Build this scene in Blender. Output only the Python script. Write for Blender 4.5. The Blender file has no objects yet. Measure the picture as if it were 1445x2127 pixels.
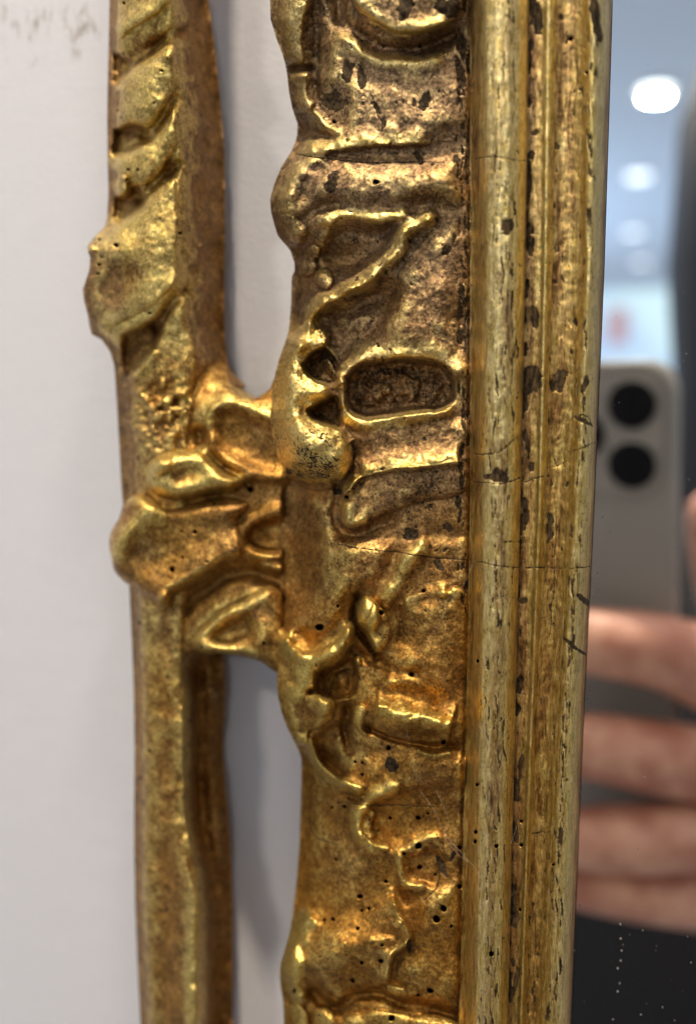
import bpy, bmesh, math, random
import numpy as np
from mathutils import Vector, Matrix

rng = np.random.default_rng(7)
random.seed(7)
SC = bpy.context.scene
COL = SC.collection

# ------------------------------------------------------------------ camera
W, H, F = 1445.0, 2127.0, 2000.0          # photograph size and focal length in photograph pixels
YAW, PITCH = math.radians(16.2), math.radians(6.3)
MIRROR_H = 0.013                          # mirror glass stands this far off the wall (wall is y = 0)
CAM = np.array([0.0, -(MIRROR_H + 0.160), 0.0])
_c, _s, _ct, _st = math.cos(YAW), math.sin(YAW), math.cos(PITCH), math.sin(PITCH)
FWD = np.array([-_s * _ct, _c * _ct, -_st])
RGT = np.array([_c, _s, 0.0])
UPV = np.cross(RGT, FWD)

cd = bpy.data.cameras.new('Camera')
cam = bpy.data.objects.new('Camera', cd)
COL.objects.link(cam)
cam.matrix_world = Matrix(((RGT[0], UPV[0], -FWD[0], CAM[0]),
                           (RGT[1], UPV[1], -FWD[1], CAM[1]),
                           (RGT[2], UPV[2], -FWD[2], CAM[2]),
                           (0, 0, 0, 1)))
cd.sensor_fit = 'VERTICAL'
cd.sensor_height = 36.0
cd.lens = 36.0 * F / H
cd.clip_start, cd.clip_end = 0.002, 100.0
cd.dof.use_dof = True
cd.dof.focus_distance = 0.151
cd.dof.aperture_fstop = cd.lens / 4.4     # a phone lens opens about 4 mm
SC.camera = cam

# ------------------------------------------------------------------ world, exposure
wd = bpy.data.worlds.new('World'); SC.world = wd; wd.use_nodes = True
bg = wd.node_tree.nodes['Background']
bg.inputs['Color'].default_value = (0.95, 0.97, 1.02, 1)
bg.inputs['Strength'].default_value = 0.36
SC.view_settings.view_transform = 'Standard'
SC.view_settings.look = 'None'
SC.view_settings.exposure = 0.08
SC.view_settings.gamma = 1.0
SC.view_settings.use_curve_mapping = False
SC.cycles.use_denoising = True
SC.cycles.max_bounces = 8
SC.cycles.caustics_reflective = True
SC.cycles.caustics_refractive = False
SC.cycles.sample_clamp_indirect = 4.0

def area_lamp(name, loc, target, size, power, color):
    l = bpy.data.lights.new(name, 'AREA')
    l.shape = 'DISK'; l.size = size; l.energy = power; l.color = color
    o = bpy.data.objects.new(name, l); COL.objects.link(o)
    o.location = loc
    o.rotation_euler = (Vector(target) - Vector(loc)).to_track_quat('-Z', 'Y').to_euler()
    return o
CEIL_Z = 1.25
# downlights in the ceiling: two close to the wall above the mirror, one further out on the left
area_lamp('downlight', (-0.125, -0.37, CEIL_Z - 0.03), (-0.05, 0, 0), 0.06, 26, (1.0, 0.88, 0.70))
area_lamp('downlight', (0.38, -0.46, CEIL_Z - 0.03), (-0.05, 0, 0), 0.22, 6, (1.0, 0.91, 0.82))
area_lamp('downlight', (-0.95, -1.75, CEIL_Z - 0.03), (-0.05, 0, 0), 0.26, 18, (1.0, 0.91, 0.78))

# added cool fill, itself out of view, to brighten the reflected ceiling
wl = area_lamp('added_ceiling_fill', (-2.5, -6.5, -0.6), (-2.5, -6.5, 1.0), 4.0, 115, (0.56, 0.76, 1.0))

# ------------------------------------------------------------------ geometry of the view
def rays(px, py):
    px = np.asarray(px, float); py = np.asarray(py, float)
    a = ((px - W / 2) / F)[..., None]; b = (-(py - H / 2) / F)[..., None]
    return FWD + a * RGT + b * UPV
def at(px, py, h):
    """point that stands h metres off the wall, seen at photograph pixel (px, py)"""
    d = rays(px, py); h = np.asarray(h, float)
    t = (-h - CAM[1]) / d[..., 1]
    return CAM + t[..., None] * d
def behind(px, py, dist):
    """real point whose mirror image is seen at (px, py); dist = metres in front of the glass"""
    d = rays(px, py)
    t = (-MIRROR_H + np.asarray(dist, float) - CAM[1]) / d[..., 1]
    p = CAM + t[..., None] * d
    p[..., 1] = -2 * MIRROR_H - p[..., 1]
    return p

# ------------------------------------------------------------------ materials
class NT:
    def __init__(self, name):
        self.m = bpy.data.materials.new(name); self.m.use_nodes = True
        self.t = self.m.node_tree; self.t.nodes.clear()
        self.out = self.t.nodes.new('ShaderNodeOutputMaterial')
    def n(self, typ, **kw):
        nd = self.t.nodes.new(typ)
        for k, v in kw.items(): setattr(nd, k, v)
        return nd
    def put(self, sock, v):
        if isinstance(v, bpy.types.NodeSocket): self.t.links.new(v, sock)
        elif isinstance(v, tuple) and len(v) == 3 and sock.type == 'RGBA': sock.default_value = (*v, 1)
        else: sock.default_value = v
    def math(self, op, a, b=0.0, c=0.0, clamp=False):
        nd = self.n('ShaderNodeMath', operation=op, use_clamp=clamp)
        for i, v in enumerate((a, b, c)): self.put(nd.inputs[i], v)
        return nd.outputs[0]
    def mix(self, f, a, b):
        nd = self.n('ShaderNodeMix', data_type='RGBA')
        self.put(nd.inputs[0], f); self.put(nd.inputs[6], a); self.put(nd.inputs[7], b)
        return nd.outputs[2]
    def mixf(self, f, a, b):
        nd = self.n('ShaderNodeMix', data_type='FLOAT')
        self.put(nd.inputs[0], f); self.put(nd.inputs[2], a); self.put(nd.inputs[3], b)
        return nd.outputs[0]
    def ramp(self, v, lo, hi, a=0.0, b=1.0):
        nd = self.n('ShaderNodeMapRange', interpolation_type='SMOOTHSTEP')
        for i, x in enumerate((v, lo, hi, a, b)): self.put(nd.inputs[i], x)
        return nd.outputs[0]
    def coord(self, scale=(1, 1, 1)):
        tc = self.n('ShaderNodeTexCoord'); mp = self.n('ShaderNodeMapping')
        self.put(mp.inputs[0], tc.outputs['Object']); mp.inputs['Scale'].default_value = scale
        return mp.outputs[0]
    def noise(self, vec, scale, detail=4.0, rough=0.55, dist=0.0):
        nd = self.n('ShaderNodeTexNoise')
        self.put(nd.inputs['Vector'], vec); nd.inputs['Scale'].default_value = scale
        nd.inputs['Detail'].default_value = detail; nd.inputs['Roughness'].default_value = rough
        nd.inputs['Distortion'].default_value = dist
        return nd.outputs[0]
    def voro(self, vec, scale, feature='DISTANCE_TO_EDGE'):
        nd = self.n('ShaderNodeTexVoronoi', feature=feature)
        self.put(nd.inputs['Vector'], vec); nd.inputs['Scale'].default_value = scale
        return nd.outputs['Distance']
    def attr(self, name):
        return self.n('ShaderNodeAttribute', attribute_name=name)
    def done(self, normal=None, **kw):
        p = self.n('ShaderNodeBsdfPrincipled')
        for k, v in kw.items(): self.put(p.inputs[k], v)
        if normal is not None: self.t.links.new(normal, p.inputs['Normal'])
        self.t.links.new(p.outputs[0], self.out.inputs[0])
        self.p = p
        return self.m
    def bump(self, hgt, dist, strength=1.0, prev=None):
        b = self.n('ShaderNodeBump'); self.put(b.inputs['Height'], hgt)
        b.inputs['Distance'].default_value = dist; b.inputs['Strength'].default_value = strength
        if prev is not None: self.t.links.new(prev, b.inputs['Normal'])
        return b.outputs[0]

def gilt(name, stretch=1.0, bump=0.5, grain=1.0):
    """aged water gilding: burnished leaf, brown toned leaf and dark chips; 'tone' = (gold, dark, warm)"""
    k = NT(name)
    at_ = k.attr('tone'); sep = k.n('ShaderNodeSeparateColor')
    k.t.links.new(at_.outputs['Color'], sep.inputs[0])
    gold, dark, warm = sep.outputs[0], sep.outputs[1], sep.outputs[2]
    v = k.coord(); vs = k.coord((1, 1, stretch))
    n_big = k.noise(v, 130, 4); n_mid = k.noise(vs, 520, 8, 0.66, 0.6)
    n_fine = k.noise(vs, 2100, 6, 0.7, 0.5); n_chip = k.noise(vs, 1150, 8, 0.68, 1.2)
    vein1 = k.ramp(k.math('ABSOLUTE', k.math('SUBTRACT', k.noise(vs, 760, 4, 0.6, 0.9), 0.5)), 0.0, 0.022, 1.0, 0.0)
    vein2 = k.ramp(k.math('ABSOLUTE', k.math('SUBTRACT', k.noise(k.coord((1, 1, 0.35 * stretch)), 2400, 3, 0.6, 0.4), 0.5)), 0.0, 0.05, 1.0, 0.0)
    g = k.math('ADD', k.math('MULTIPLY', gold, 1.1), k.math('MULTIPLY', k.math('SUBTRACT', n_mid, 0.5), 1.5))
    g = k.math('ADD', g, k.math('MULTIPLY', k.math('SUBTRACT', n_fine, 0.5), 0.6 * grain))
    g = k.math('ADD', g, k.math('MULTIPLY', k.math('SUBTRACT', n_big, 0.5), 0.6))
    g = k.ramp(g, 0.12, 0.95)
    tone_lo = k.mix(warm, (0.062, 0.035, 0.016), (0.115, 0.044, 0.005))
    tone_hi = k.mix(warm, (0.520, 0.320, 0.155), (0.590, 0.285, 0.042))
    tmix = k.math('ADD', k.math('MULTIPLY', n_fine, 0.6), k.math('MULTIPLY', n_mid, 0.4))
    toned = k.mix(k.ramp(tmix, 0.34, 0.67), tone_lo, tone_hi)
    leaf = k.mix(k.ramp(n_fine, 0.3, 0.7), (0.54, 0.34, 0.06), k.mix(warm, (0.97, 0.77, 0.38), (1.0, 0.74, 0.22)))  # paler where warm is low: reflected white sheen put into the leaf colour
    colr = k.mix(g, toned, leaf)
    vein = k.math('MAXIMUM', k.math('MULTIPLY', vein1, 0.55), k.math('MULTIPLY', vein2, 0.42 * grain))
    colr = k.mix(vein, colr, (0.035, 0.020, 0.008))
    d = k.math('ADD', dark, k.math('MULTIPLY', k.math('SUBTRACT', n_chip, 0.5), 1.9))
    chip = k.ramp(d, 0.44, 0.58)
    speck = k.ramp(k.noise(v, 1900, 3, 0.55), 0.635, 0.68)
    chip = k.math('MAXIMUM', chip, k.math('MULTIPLY', speck, 0.85))
    ground = k.mix(k.ramp(n_fine, 0.35, 0.7), (0.012, 0.008, 0.004), (0.095, 0.058, 0.026))
    colr = k.mix(chip, colr, ground)
    hole = k.ramp(k.attr('hole').outputs['Fac'], 0.35, 0.6)
    colr = k.mix(hole, colr, (0.004, 0.003, 0.002))
    metal = k.math('MULTIPLY', k.mixf(g, 0.80, 0.97), k.math('SUBTRACT', 1.0, chip), clamp=True)
    metal = k.math('MULTIPLY', metal, k.math('SUBTRACT', 1.0, hole))
    rough = k.math('ADD', k.mixf(g, 0.48, 0.35), k.math('MULTIPLY', k.math('SUBTRACT', n_fine, 0.5), 0.3))
    rough = k.math('MAXIMUM', rough, k.math('MULTIPLY', k.math('MAXIMUM', hole, chip), 0.7))
    spec = k.math('MULTIPLY', 0.5, k.math('SUBTRACT', 1.0, k.math('MAXIMUM', hole, k.math('MULTIPLY', chip, 0.85))))
    hgt = k.math('ADD', k.math('MULTIPLY', k.math('MULTIPLY', n_fine, 1.5), k.math('SUBTRACT', 1.45, k.math('MULTIPLY', warm, 0.85))), k.math('MULTIPLY', n_mid, 0.7))
    hgt = k.math('SUBTRACT', hgt, k.math('MULTIPLY', chip, 0.40))
    hgt = k.math('SUBTRACT', hgt, k.math('MULTIPLY', vein, 0.5))
    nb = k.bump(hgt, 0.00013, bump)
    return k.done(nb, **{'Base Color': colr, 'Metallic': metal, 'Roughness': rough, 'Specular IOR Level': spec})

GILT = gilt('aged_gilding')
GILT_RUN = gilt('aged_gilding_moulding', 0.2, 0.34, 0.6)

def plain(name, col, rough=0.5, metal=0.0, **kw):
    k = NT(name); v = k.coord()
    n = k.noise(v, kw.pop('scale', 400), 4)
    lo = tuple(c * 0.82 for c in col)
    return k.done(None, **{'Base Color': k.mix(n, lo, col), 'Metallic': metal, 'Roughness': rough}, **kw)

# ------------------------------------------------------------------ relief toolkit (numpy)
def smooth_line(pts, step=5.0):
    p = np.array(pts, float)
    if len(p) < 3:
        n = max(2, int(np.hypot(*(p[1, :2] - p[0, :2])) / step))
        t = np.linspace(0, 1, n + 1)[:, None]
        return p[0] * (1 - t) + p[1] * t
    q = np.vstack([2 * p[0] - p[1], p, 2 * p[-1] - p[-2]])
    out = []
    for i in range(1, len(q) - 2):
        n = max(2, int(np.hypot(*(q[i + 1, :2] - q[i, :2])) / step))
        t = np.linspace(0, 1, n, endpoint=False)[:, None]
        a, b, c, d = q[i - 1], q[i], q[i + 1], q[i + 2]
        out.append(0.5 * (2 * b + (c - a) * t + (2 * a - 5 * b + 4 * c - d) * t ** 2 + (3 * b - a - 3 * c + d) * t ** 3))
    out.append(q[-2][None])
    return np.vstack(out)

def sstep(x, a, b):
    t = np.clip((x - a) / (b - a), 0, 1); return t * t * (3 - 2 * t)

def vnoise(x, y, cell, seed, octaves=1):
    tot = 0.0; amp = 1.0; norm = 0.0
    for o in range(octaves):
        r = np.random.default_rng(seed + o * 101).random((257, 257)) * 2 - 1
        fx, fy = x / cell, y / cell
        ix, iy = np.floor(fx).astype(int), np.floor(fy).astype(int)
        tx, ty = fx - ix, fy - iy
        tx = tx * tx * (3 - 2 * tx); ty = ty * ty * (3 - 2 * ty)
        a = r[iy % 257, ix % 257]; b = r[iy % 257, (ix + 1) % 257]
        c = r[(iy + 1) % 257, ix % 257]; d = r[(iy + 1) % 257, (ix + 1) % 257]
        tot = tot + amp * ((a * (1 - tx) + b * tx) * (1 - ty) + (c * (1 - tx) + d * tx) * ty)
        norm += amp; amp *= 0.5; cell *= 0.5
    return tot / norm

class Relief:
    """height (mm off the wall) and colour fields over scattered photograph pixels"""
    def __init__(self, X, Y, base):
        self.Hh = base.astype(float).copy()
        # hand-cut wobble: features are laid out on slightly wandering coordinates
        self.X = X + 3.2 * vnoise(X, Y, 36, 901, 1) + 1.5 * vnoise(X, Y, 11, 902, 2)
        self.Y = Y + 3.2 * vnoise(X, Y, 36, 903, 1) + 1.5 * vnoise(X, Y, 11, 904, 2)
        self.X0, self.Y0, self.base = X, Y, base.astype(float).copy()
        self.gold = np.zeros_like(self.Hh); self.dark = np.zeros_like(self.Hh)
        self.warm = np.zeros_like(self.Hh); self.hole = np.zeros_like(self.Hh)
    def box(self, x0, x1, y0, y1):
        return np.nonzero((self.X > x0) & (self.X < x1) & (self.Y > y0) & (self.Y < y1))
    def near(self, pts, reach):
        p = smooth_line(pts)
        idx = self.box(p[:, 0].min() - reach, p[:, 0].max() + reach, p[:, 1].min() - reach, p[:, 1].max() + reach)
        x, y = self.X[idx], self.Y[idx]
        best = np.full(x.shape, 1e9); sgn = np.zeros_like(best); ext = np.zeros((p.shape[1] - 2,) + x.shape)
        seglen = np.hypot(np.diff(p[:, 0]), np.diff(p[:, 1])); cum = np.concatenate([[0], np.cumsum(seglen)]); T = np.zeros_like(best)
        for i in range(len(p) - 1):
            ax, ay = p[i, :2]; bx, by = p[i + 1, :2]; dx, dy = bx - ax, by - ay
            L2 = dx * dx + dy * dy
            if L2 < 1e-9: continue
            t = np.clip(((x - ax) * dx + (y - ay) * dy) / L2, 0, 1)
            d = np.hypot(x - ax - t * dx, y - ay - t * dy)
            m = d < best
            best[m] = d[m]; sgn[m] = (dx * (y - ay) - dy * (x - ax))[m]
            T[m] = (cum[i] + t[m] * seglen[i]) / cum[-1]
            for j in range(ext.shape[0]): ext[j][m] = (p[i, 2 + j] * (1 - t) + p[i + 1, 2 + j] * t)[m]
        return idx, best, sgn, T, ext
    def ridge(self, pts, h, wn, wp, gold=0.0, taper=0.12, shape='gauss', gw=1.1, mode='add'):
        """wn / wp: widths left and right of the line's direction (moving right: above and below)"""
        wn, wp = (w + (1.5 if w < 8 else 4.0 if w < 20 else 0.0) for w in (wn, wp))   # worn, thickly gessoed edges
        reach = 3.2 * max(wn, wp) if shape == 'gauss' else 1.15 * max(wn, wp) * 2.4
        idx, d, s, T, ext = self.near(pts, reach)
        w = np.where(s < 0, wn, wp)
        if ext.shape[0]: w = w * ext[0]
        e = 1.0
        if taper > 0: e = sstep(T, 0, taper) * sstep(1 - T, 0, taper) * 0.85 + 0.15
        e = e * (1 + 0.32 * vnoise(self.X0[idx], self.Y0[idx], 24, 55, 2))
        w = w * (1 + 0.25 * vnoise(self.X0[idx], self.Y0[idx], 30, 57, 2))
        if shape == 'gauss': c = np.exp(-(d / w) ** 2)
        else: c = np.sqrt(np.maximum(0, 1 - (d / w) ** 2))
        self.Hh[idx] += h * e * c
        if gold:
            g = gold * 0.9 * e * np.exp(-(d / (w * gw)) ** 2) * (1 + 0.5 * vnoise(self.X0[idx], self.Y0[idx], 14, 58, 3))
            self.gold[idx] = np.maximum(self.gold[idx], g)
        return self
    def groove(self, pts, depth, w, dark=0.0):
        idx, d, s, T, ext = self.near(pts, 3.2 * w)
        c = np.exp(-(d / w) ** 2)
        self.Hh[idx] -= depth * c
        if dark: self.dark[idx] = np.maximum(self.dark[idx], dark * c)
        return self
    def line(self, pts, w, dark, depth=0.05):
        idx, d, s, T, ext = self.near(pts, 4 * w + 2)
        c = np.exp(-(d / w) ** 2); self.Hh[idx] -= depth * c
        self.dark[idx] = np.maximum(self.dark[idx], dark * c)
    def sdist(self, poly, reach):
        p = smooth_line(list(poly) + [poly[0]])
        idx = self.box(p[:, 0].min() - reach, p[:, 0].max() + reach, p[:, 1].min() - reach, p[:, 1].max() + reach)
        x, y = self.X[idx], self.Y[idx]
        best = np.full(x.shape, 1e9); ins = np.zeros(x.shape, bool)
        for i in range(len(p) - 1):
            ax, ay = p[i]; bx, by = p[i + 1]; dx, dy = bx - ax, by - ay
            L2 = dx * dx + dy * dy
            if L2 < 1e-9: continue
            t = np.clip(((x - ax) * dx + (y - ay) * dy) / L2, 0, 1)
            best = np.minimum(best, np.hypot(x - ax - t * dx, y - ay - t * dy))
            c = (ay > y) != (by > y)
            if dy != 0: ins ^= c & (x < ax + (y - ay) * dx / dy)
        return idx, np.where(ins, best, -best)
    def fill(self, poly, h, edge, dome=False, gold=None, dark=None, warm=None, inset=0.0):
        idx, s = self.sdist(poly, edge * 1.3 + 4)
        if dome == 'soft': c = sstep(s, 0, edge)
        elif dome: c = np.sqrt(np.maximum(0, 1 - (1 - np.clip(s / edge, 0, 1)) ** 2))
        else:
            edge = edge * 1.25; c = sstep(s, -edge * 0.5 - inset, edge * 0.5 - inset)
        self.Hh[idx] += h * c
        k = sstep(s, -4, 5)
        if gold is not None: self.gold[idx] = self.gold[idx] * (1 - k) + gold * k
        if dark is not None: self.dark[idx] = self.dark[idx] * (1 - k) + dark * k
        if warm is not None: self.warm[idx] = self.warm[idx] * (1 - k) + warm * k
        return self
    def level(self, poly, h, edge, blend=1.0):
        """pull the surface to height h inside poly"""
        idx, s = self.sdist(poly, edge + 4)
        k = sstep(s, -edge * 0.5, edge * 0.5) * blend
        self.Hh[idx] = self.Hh[idx] * (1 - k) + h * k
        return self
    def blob(self, x, y, rx, ry, rot, h, gold=None, p=1.0):
        R = max(rx, ry) * 1.1
        idx = self.box(x - R, x + R, y - R, y + R)
        dx, dy = self.X[idx] - x, self.Y[idx] - y
        a = math.radians(rot); u = dx * math.cos(a) + dy * math.sin(a); v = -dx * math.sin(a) + dy * math.cos(a)
        q = (u / rx) ** 2 + (v / ry) ** 2
        c = np.maximum(0, 1 - q) ** (0.5 * p)
        self.Hh[idx] += h * c
        if gold is not None: self.gold[idx] = np.maximum(self.gold[idx], gold * sstep(1 - q, 0, 0.5))
        return self
    def chip(self, x, y, r, ry=None, rot=0.0, d=0.8):
        ry = ry or r; R = max(r, ry) * 1.6
        idx = self.box(x - R, x + R, y - R, y + R)
        dx, dy = self.X[idx] - x, self.Y[idx] - y
        a = math.radians(rot); u = dx * math.cos(a) + dy * math.sin(a); v = -dx * math.sin(a) + dy * math.cos(a)
        q = np.sqrt((u / r) ** 2 + (v / ry) ** 2) + 0.35 * vnoise(self.X[idx], self.Y[idx], 9, 77, 2)
        self.dark[idx] = np.maximum(self.dark[idx], d * sstep(1.1 - q, 0, 0.35))
        self.Hh[idx] -= 0.06 * sstep(1.1 - q, 0, 0.25)
    def worm(self, x, y, r):
        idx = self.box(x - 2 * r - 3, x + 2 * r + 3, y - 2 * r - 3, y + 2 * r + 3)
        d = np.hypot(self.X[idx] - x, self.Y[idx] - y)
        c = sstep(r * 1.25 - d, 0, r * 0.5)
        self.hole[idx] = np.maximum(self.hole[idx], c); self.Hh[idx] -= 1.2 * c
    def rough(self, mm, cell, seed, mask=1.0, octaves=3):
        self.Hh += mm * vnoise(self.X, self.Y, cell, seed, octaves) * mask

def interp_rows(ys, table):
    """table rows: (y, v0, v1, ...) -> smoothly interpolated columns"""
    t = np.array(table, float); out = []
    for j in range(1, t.shape[1]):
        v = np.interp(ys, t[:, 0], t[:, j])
        out.append(v)
    return np.array(out).T

def rows_for(step, y0=-60, y1=2190):
    return np.concatenate([np.linspace(-900, y0, 40, endpoint=False), np.arange(y0, y1, step), np.linspace(y1, 3000, 40)])

def strip_fields(ys, px_table, h_table, step, soften):
    P = interp_rows(ys, px_table); Hk = interp_rows(ys, h_table)
    K = P.shape[1]; cols = []
    span = np.median(np.diff(P, axis=1), axis=0)
    for k in range(K - 1):
        n = max(2, int(round(span[k] / step)))
        for i in range(n): cols.append(k + i / n)
    cols.append(K - 1.0)
    cols = np.array(cols); i0 = np.minimum(cols.astype(int), K - 2); f = cols - i0
    X = P[:, i0] * (1 - f) + P[:, i0 + 1] * f
    Hh = Hk[:, i0] * (1 - f) + Hk[:, i0 + 1] * f
    if soften:
        for _ in range(soften):
            Hp = np.pad(Hh, ((0, 0), (1, 1)), 'edge'); Hh = (Hp[:, :-2] + 2 * Hp[:, 1:-1] + Hp[:, 2:]) / 4
    Y = np.repeat(ys[:, None], X.shape[1], 1)
    return X, Y, Hh

def make_mesh(name, V, Fc, mat, parent, tone=None, hole=None):
    me = bpy.data.meshes.new(name)
    me.vertices.add(len(V)); me.vertices.foreach_set('co', V.astype(np.float32).ravel())
    nf = len(Fc); me.loops.add(nf * 4); me.loops.foreach_set('vertex_index', Fc.astype(np.int32).ravel())
    me.polygons.add(nf); me.polygons.foreach_set('loop_start', np.arange(0, nf * 4, 4, dtype=np.int32))
    me.update(calc_edges=True)
    me.polygons.foreach_set('use_smooth', np.ones(nf, bool))
    if tone is not None:
        a = me.color_attributes.new('tone', 'FLOAT_COLOR', 'POINT')
        c = np.ones((len(V), 4), np.float32); c[:, :3] = tone; a.data.foreach_set('color', c.ravel())
    if hole is not None:
        a = me.attributes.new('hole', 'FLOAT', 'POINT'); a.data.foreach_set('value', hole.astype(np.float32).ravel())
    me.materials.append(mat); me.validate()
    o = bpy.data.objects.new(name, me); COL.objects.link(o)
    if parent: o.parent = parent
    return o

def strip_object(name, R, mat, parent, back_left=None, back_right=None, boost=1.0, rub=0.0):
    """turn a strip relief into a solid-looking mesh, with its sides carried back to the wall"""
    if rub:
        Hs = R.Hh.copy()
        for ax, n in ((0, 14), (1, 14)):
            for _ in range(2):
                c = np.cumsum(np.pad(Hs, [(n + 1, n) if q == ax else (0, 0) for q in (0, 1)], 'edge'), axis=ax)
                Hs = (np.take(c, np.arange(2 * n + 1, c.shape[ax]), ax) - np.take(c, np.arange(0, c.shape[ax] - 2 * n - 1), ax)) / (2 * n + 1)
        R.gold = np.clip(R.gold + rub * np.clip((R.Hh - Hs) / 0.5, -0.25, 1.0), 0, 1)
    Pt = at(R.X0, R.Y0, (R.base + (R.Hh - R.base) * boost) * 1e-3)
    tone = np.stack([R.gold, R.dark, R.warm], -1); hole = R.hole
    def add(Pt, tone, hole, left, mm):
        e = Pt[:, :1] if left else Pt[:, -1:]
        te = tone[:, :1] if left else tone[:, -1:]; he = hole[:, :1] if left else hole[:, -1:]
        b = e.copy(); b[..., 1] = -mm * 1e-3
        m = e * 0.5 + b * 0.5
        m[..., 0] += (0.0008 if left else -0.0008)
        b[..., 0] += (0.0012 if left else -0.0012)
        seq = [b, m, Pt] if left else [Pt, m, b]
        st = [te, te, tone] if left else [tone, te, te]; sh = [he, he, hole] if left else [hole, he, he]
        return np.concatenate(seq, 1), np.concatenate(st, 1), np.concatenate(sh, 1)
    if back_left is not None: Pt, tone, hole = add(Pt, tone, hole, True, back_left)
    if back_right is not None: Pt, tone, hole = add(Pt, tone, hole, False, back_right)
    nr, nc = Pt.shape[:2]
    ii = np.arange(nr * nc).reshape(nr, nc)
    Fc = np.stack([ii[:-1, :-1], ii[1:, :-1], ii[1:, 1:], ii[:-1, 1:]], -1).reshape(-1, 4)
    return make_mesh(name, Pt.reshape(-1, 3), Fc, mat, parent, tone.reshape(-1, 3), hole.reshape(-1))

def empty(name, loc, label, cat, group=None):
    o = bpy.data.objects.new(name, None); COL.objects.link(o); o.location = loc
    o['label'] = label; o['category'] = cat
    if group: o['group'] = group
    o.empty_display_size = 0.01
    return o

# ------------------------------------------------------------------ the wall
kw = NT('white_wall_paint')
v = kw.coord(); vz = kw.coord((1, 1, 0.45))
n1 = kw.noise(v, 900, 5); n2 = kw.noise(vz, 260, 5, 0.7, 0.3)
geo = kw.n('ShaderNodeSeparateXYZ'); kw.put(geo.inputs[0], kw.coord())
smx = at(40, 70, 0.0)
def near_spot(k, geo, p, rx, rz):
    dx = k.math('DIVIDE', k.math('SUBTRACT', geo.outputs[0], float(p[0])), rx)
    dz = k.math('DIVIDE', k.math('SUBTRACT', geo.outputs[2], float(p[2])), rz)
    q = k.math('ADD', k.math('MULTIPLY', dx, dx), k.math('MULTIPLY', dz, dz))
    return k.ramp(q, 1.0, 0.1)
sm = kw.math('MAXIMUM', near_spot(kw, geo, at(55, 60, 0), 0.0085, 0.0085), near_spot(kw, geo, at(165, 50, 0), 0.006, 0.0075))
sm = kw.math('MULTIPLY', sm, kw.ramp(n2, 0.50, 0.64))
wall_col = kw.mix(n1, (0.53, 0.51, 0.52), (0.58, 0.56, 0.57))
wall_col = kw.mix(kw.math('MULTIPLY', sm, 0.9), wall_col, (0.27, 0.23, 0.19))
wall_mat = kw.done(kw.bump(kw.math('ADD', n1, kw.math('MULTIPLY', kw.noise(v, 180, 3), 1.5)), 0.00018, 0.35), **{'Base Color': wall_col, 'Roughness': 0.7})
def quad(name, pts, mat, kind='structure'):
    me = bpy.data.meshes.new(name); me.from_pydata([tuple(map(float, p)) for p in pts], [], [list(range(len(pts)))])
    me.materials.append(mat); o = bpy.data.objects.new(name, me); COL.objects.link(o); o['kind'] = kind
    return o
quad('wall', [(-1.6, 0, -1.4), (1.6, 0, -1.4), (1.6, 0, CEIL_Z), (-1.6, 0, CEIL_Z)], wall_mat)

# ------------------------------------------------------------------ the gilded mirror
FR = empty('carved_mirror', (0, 0, 0), 'old mirror in a worn carved gilt wood frame with an openwork outer bar', 'mirror')

# ---- outer bar
ys = rows_for(2.0)
px_t = [(-900, 236, 252, 300, 352, 425), (-300, 230, 246, 300, 354, 428), (0, 228, 243, 300, 357, 433), (100, 226, 244, 303, 361, 446), (180, 224, 244, 306, 367, 455), (250, 223, 245, 310, 372, 461),
        (330, 224, 246, 312, 374, 466), (400, 226, 247, 312, 375, 467), (452, 223, 247, 312, 375, 467), (470, 219, 243, 312, 375, 467), (495, 195, 228, 310, 374, 467),
        (512, 182, 212, 308, 374, 467), (522, 183, 212, 308, 374, 467), (535, 188, 212, 306, 374, 467), (560, 186, 208, 302, 374, 466), (585, 178, 204, 300, 374, 466), (602, 172, 204, 300, 376, 466), (625, 175, 206, 300, 378, 466),
        (655, 183, 210, 302, 382, 466), (680, 187, 214, 304, 386, 466), (694, 191, 222, 306, 390, 467), (706, 212, 240, 312, 394, 467), (730, 229, 258, 322, 402, 470),
        (760, 238, 270, 330, 405, 475), (850, 244, 278, 335, 398, 474), (1000, 252, 286, 340, 386, 466), (1200, 268, 290, 340, 383, 464), (1350, 275, 295, 340, 380, 463),
        (1430, 278, 298, 342, 380, 468), (1560, 280, 300, 343, 381, 463), (1700, 279, 300, 345, 385, 474), (1770, 279, 300, 350, 397, 480), (1880, 281, 301, 357, 415, 483),
        (2000, 286, 307, 362, 416, 483), (2127, 292, 313, 362, 413, 483), (2400, 304, 326, 370, 418, 486), (3000, 330, 350, 392, 432, 500)]
h_t = [(-900, 8, 15.0, 18.6, 19.4, 1), (0, 8, 15.0, 18.6, 19.4, 1), (250, 8, 15, 18.4, 19.4, 1), (455, 8, 15, 18.4, 19.2, 1), (520, 15, 17.2, 19, 19.0, 1), (640, 15, 17, 18.8, 18.8, 1), (690, 12, 16, 18, 18.4, 1),
       (760, 8, 16, 18, 17.8, 1), (1000, 8, 16, 17.8, 17.0, 1), (1350, 8, 16.5, 17.6, 17.6, 1), (1500, 8, 16.5, 17.8, 18.2, 1), (1690, 8, 16.5, 17.2, 17.6, 1), (1800, 8, 16.5, 17.4, 19.0, 1), (3000, 8, 16.5, 17.4, 19.0, 1)]
X, Y, B = strip_fields(ys, px_t, h_t, 2.0, 44)
R = Relief(X, Y, B)
R.warm[:] = 0.75 + 0.25 * vnoise(X, Y, 160, 5, 2)
R.gold[:] = 0.12
side = sstep(X - (X[:, :1] * 0 + np.interp(Y, [0, 250, 700, 1350, 1700, 1880, 2127], [365, 380, 395, 384, 390, 420, 418])), -14, 30)
R.gold *= 1 - side
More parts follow.
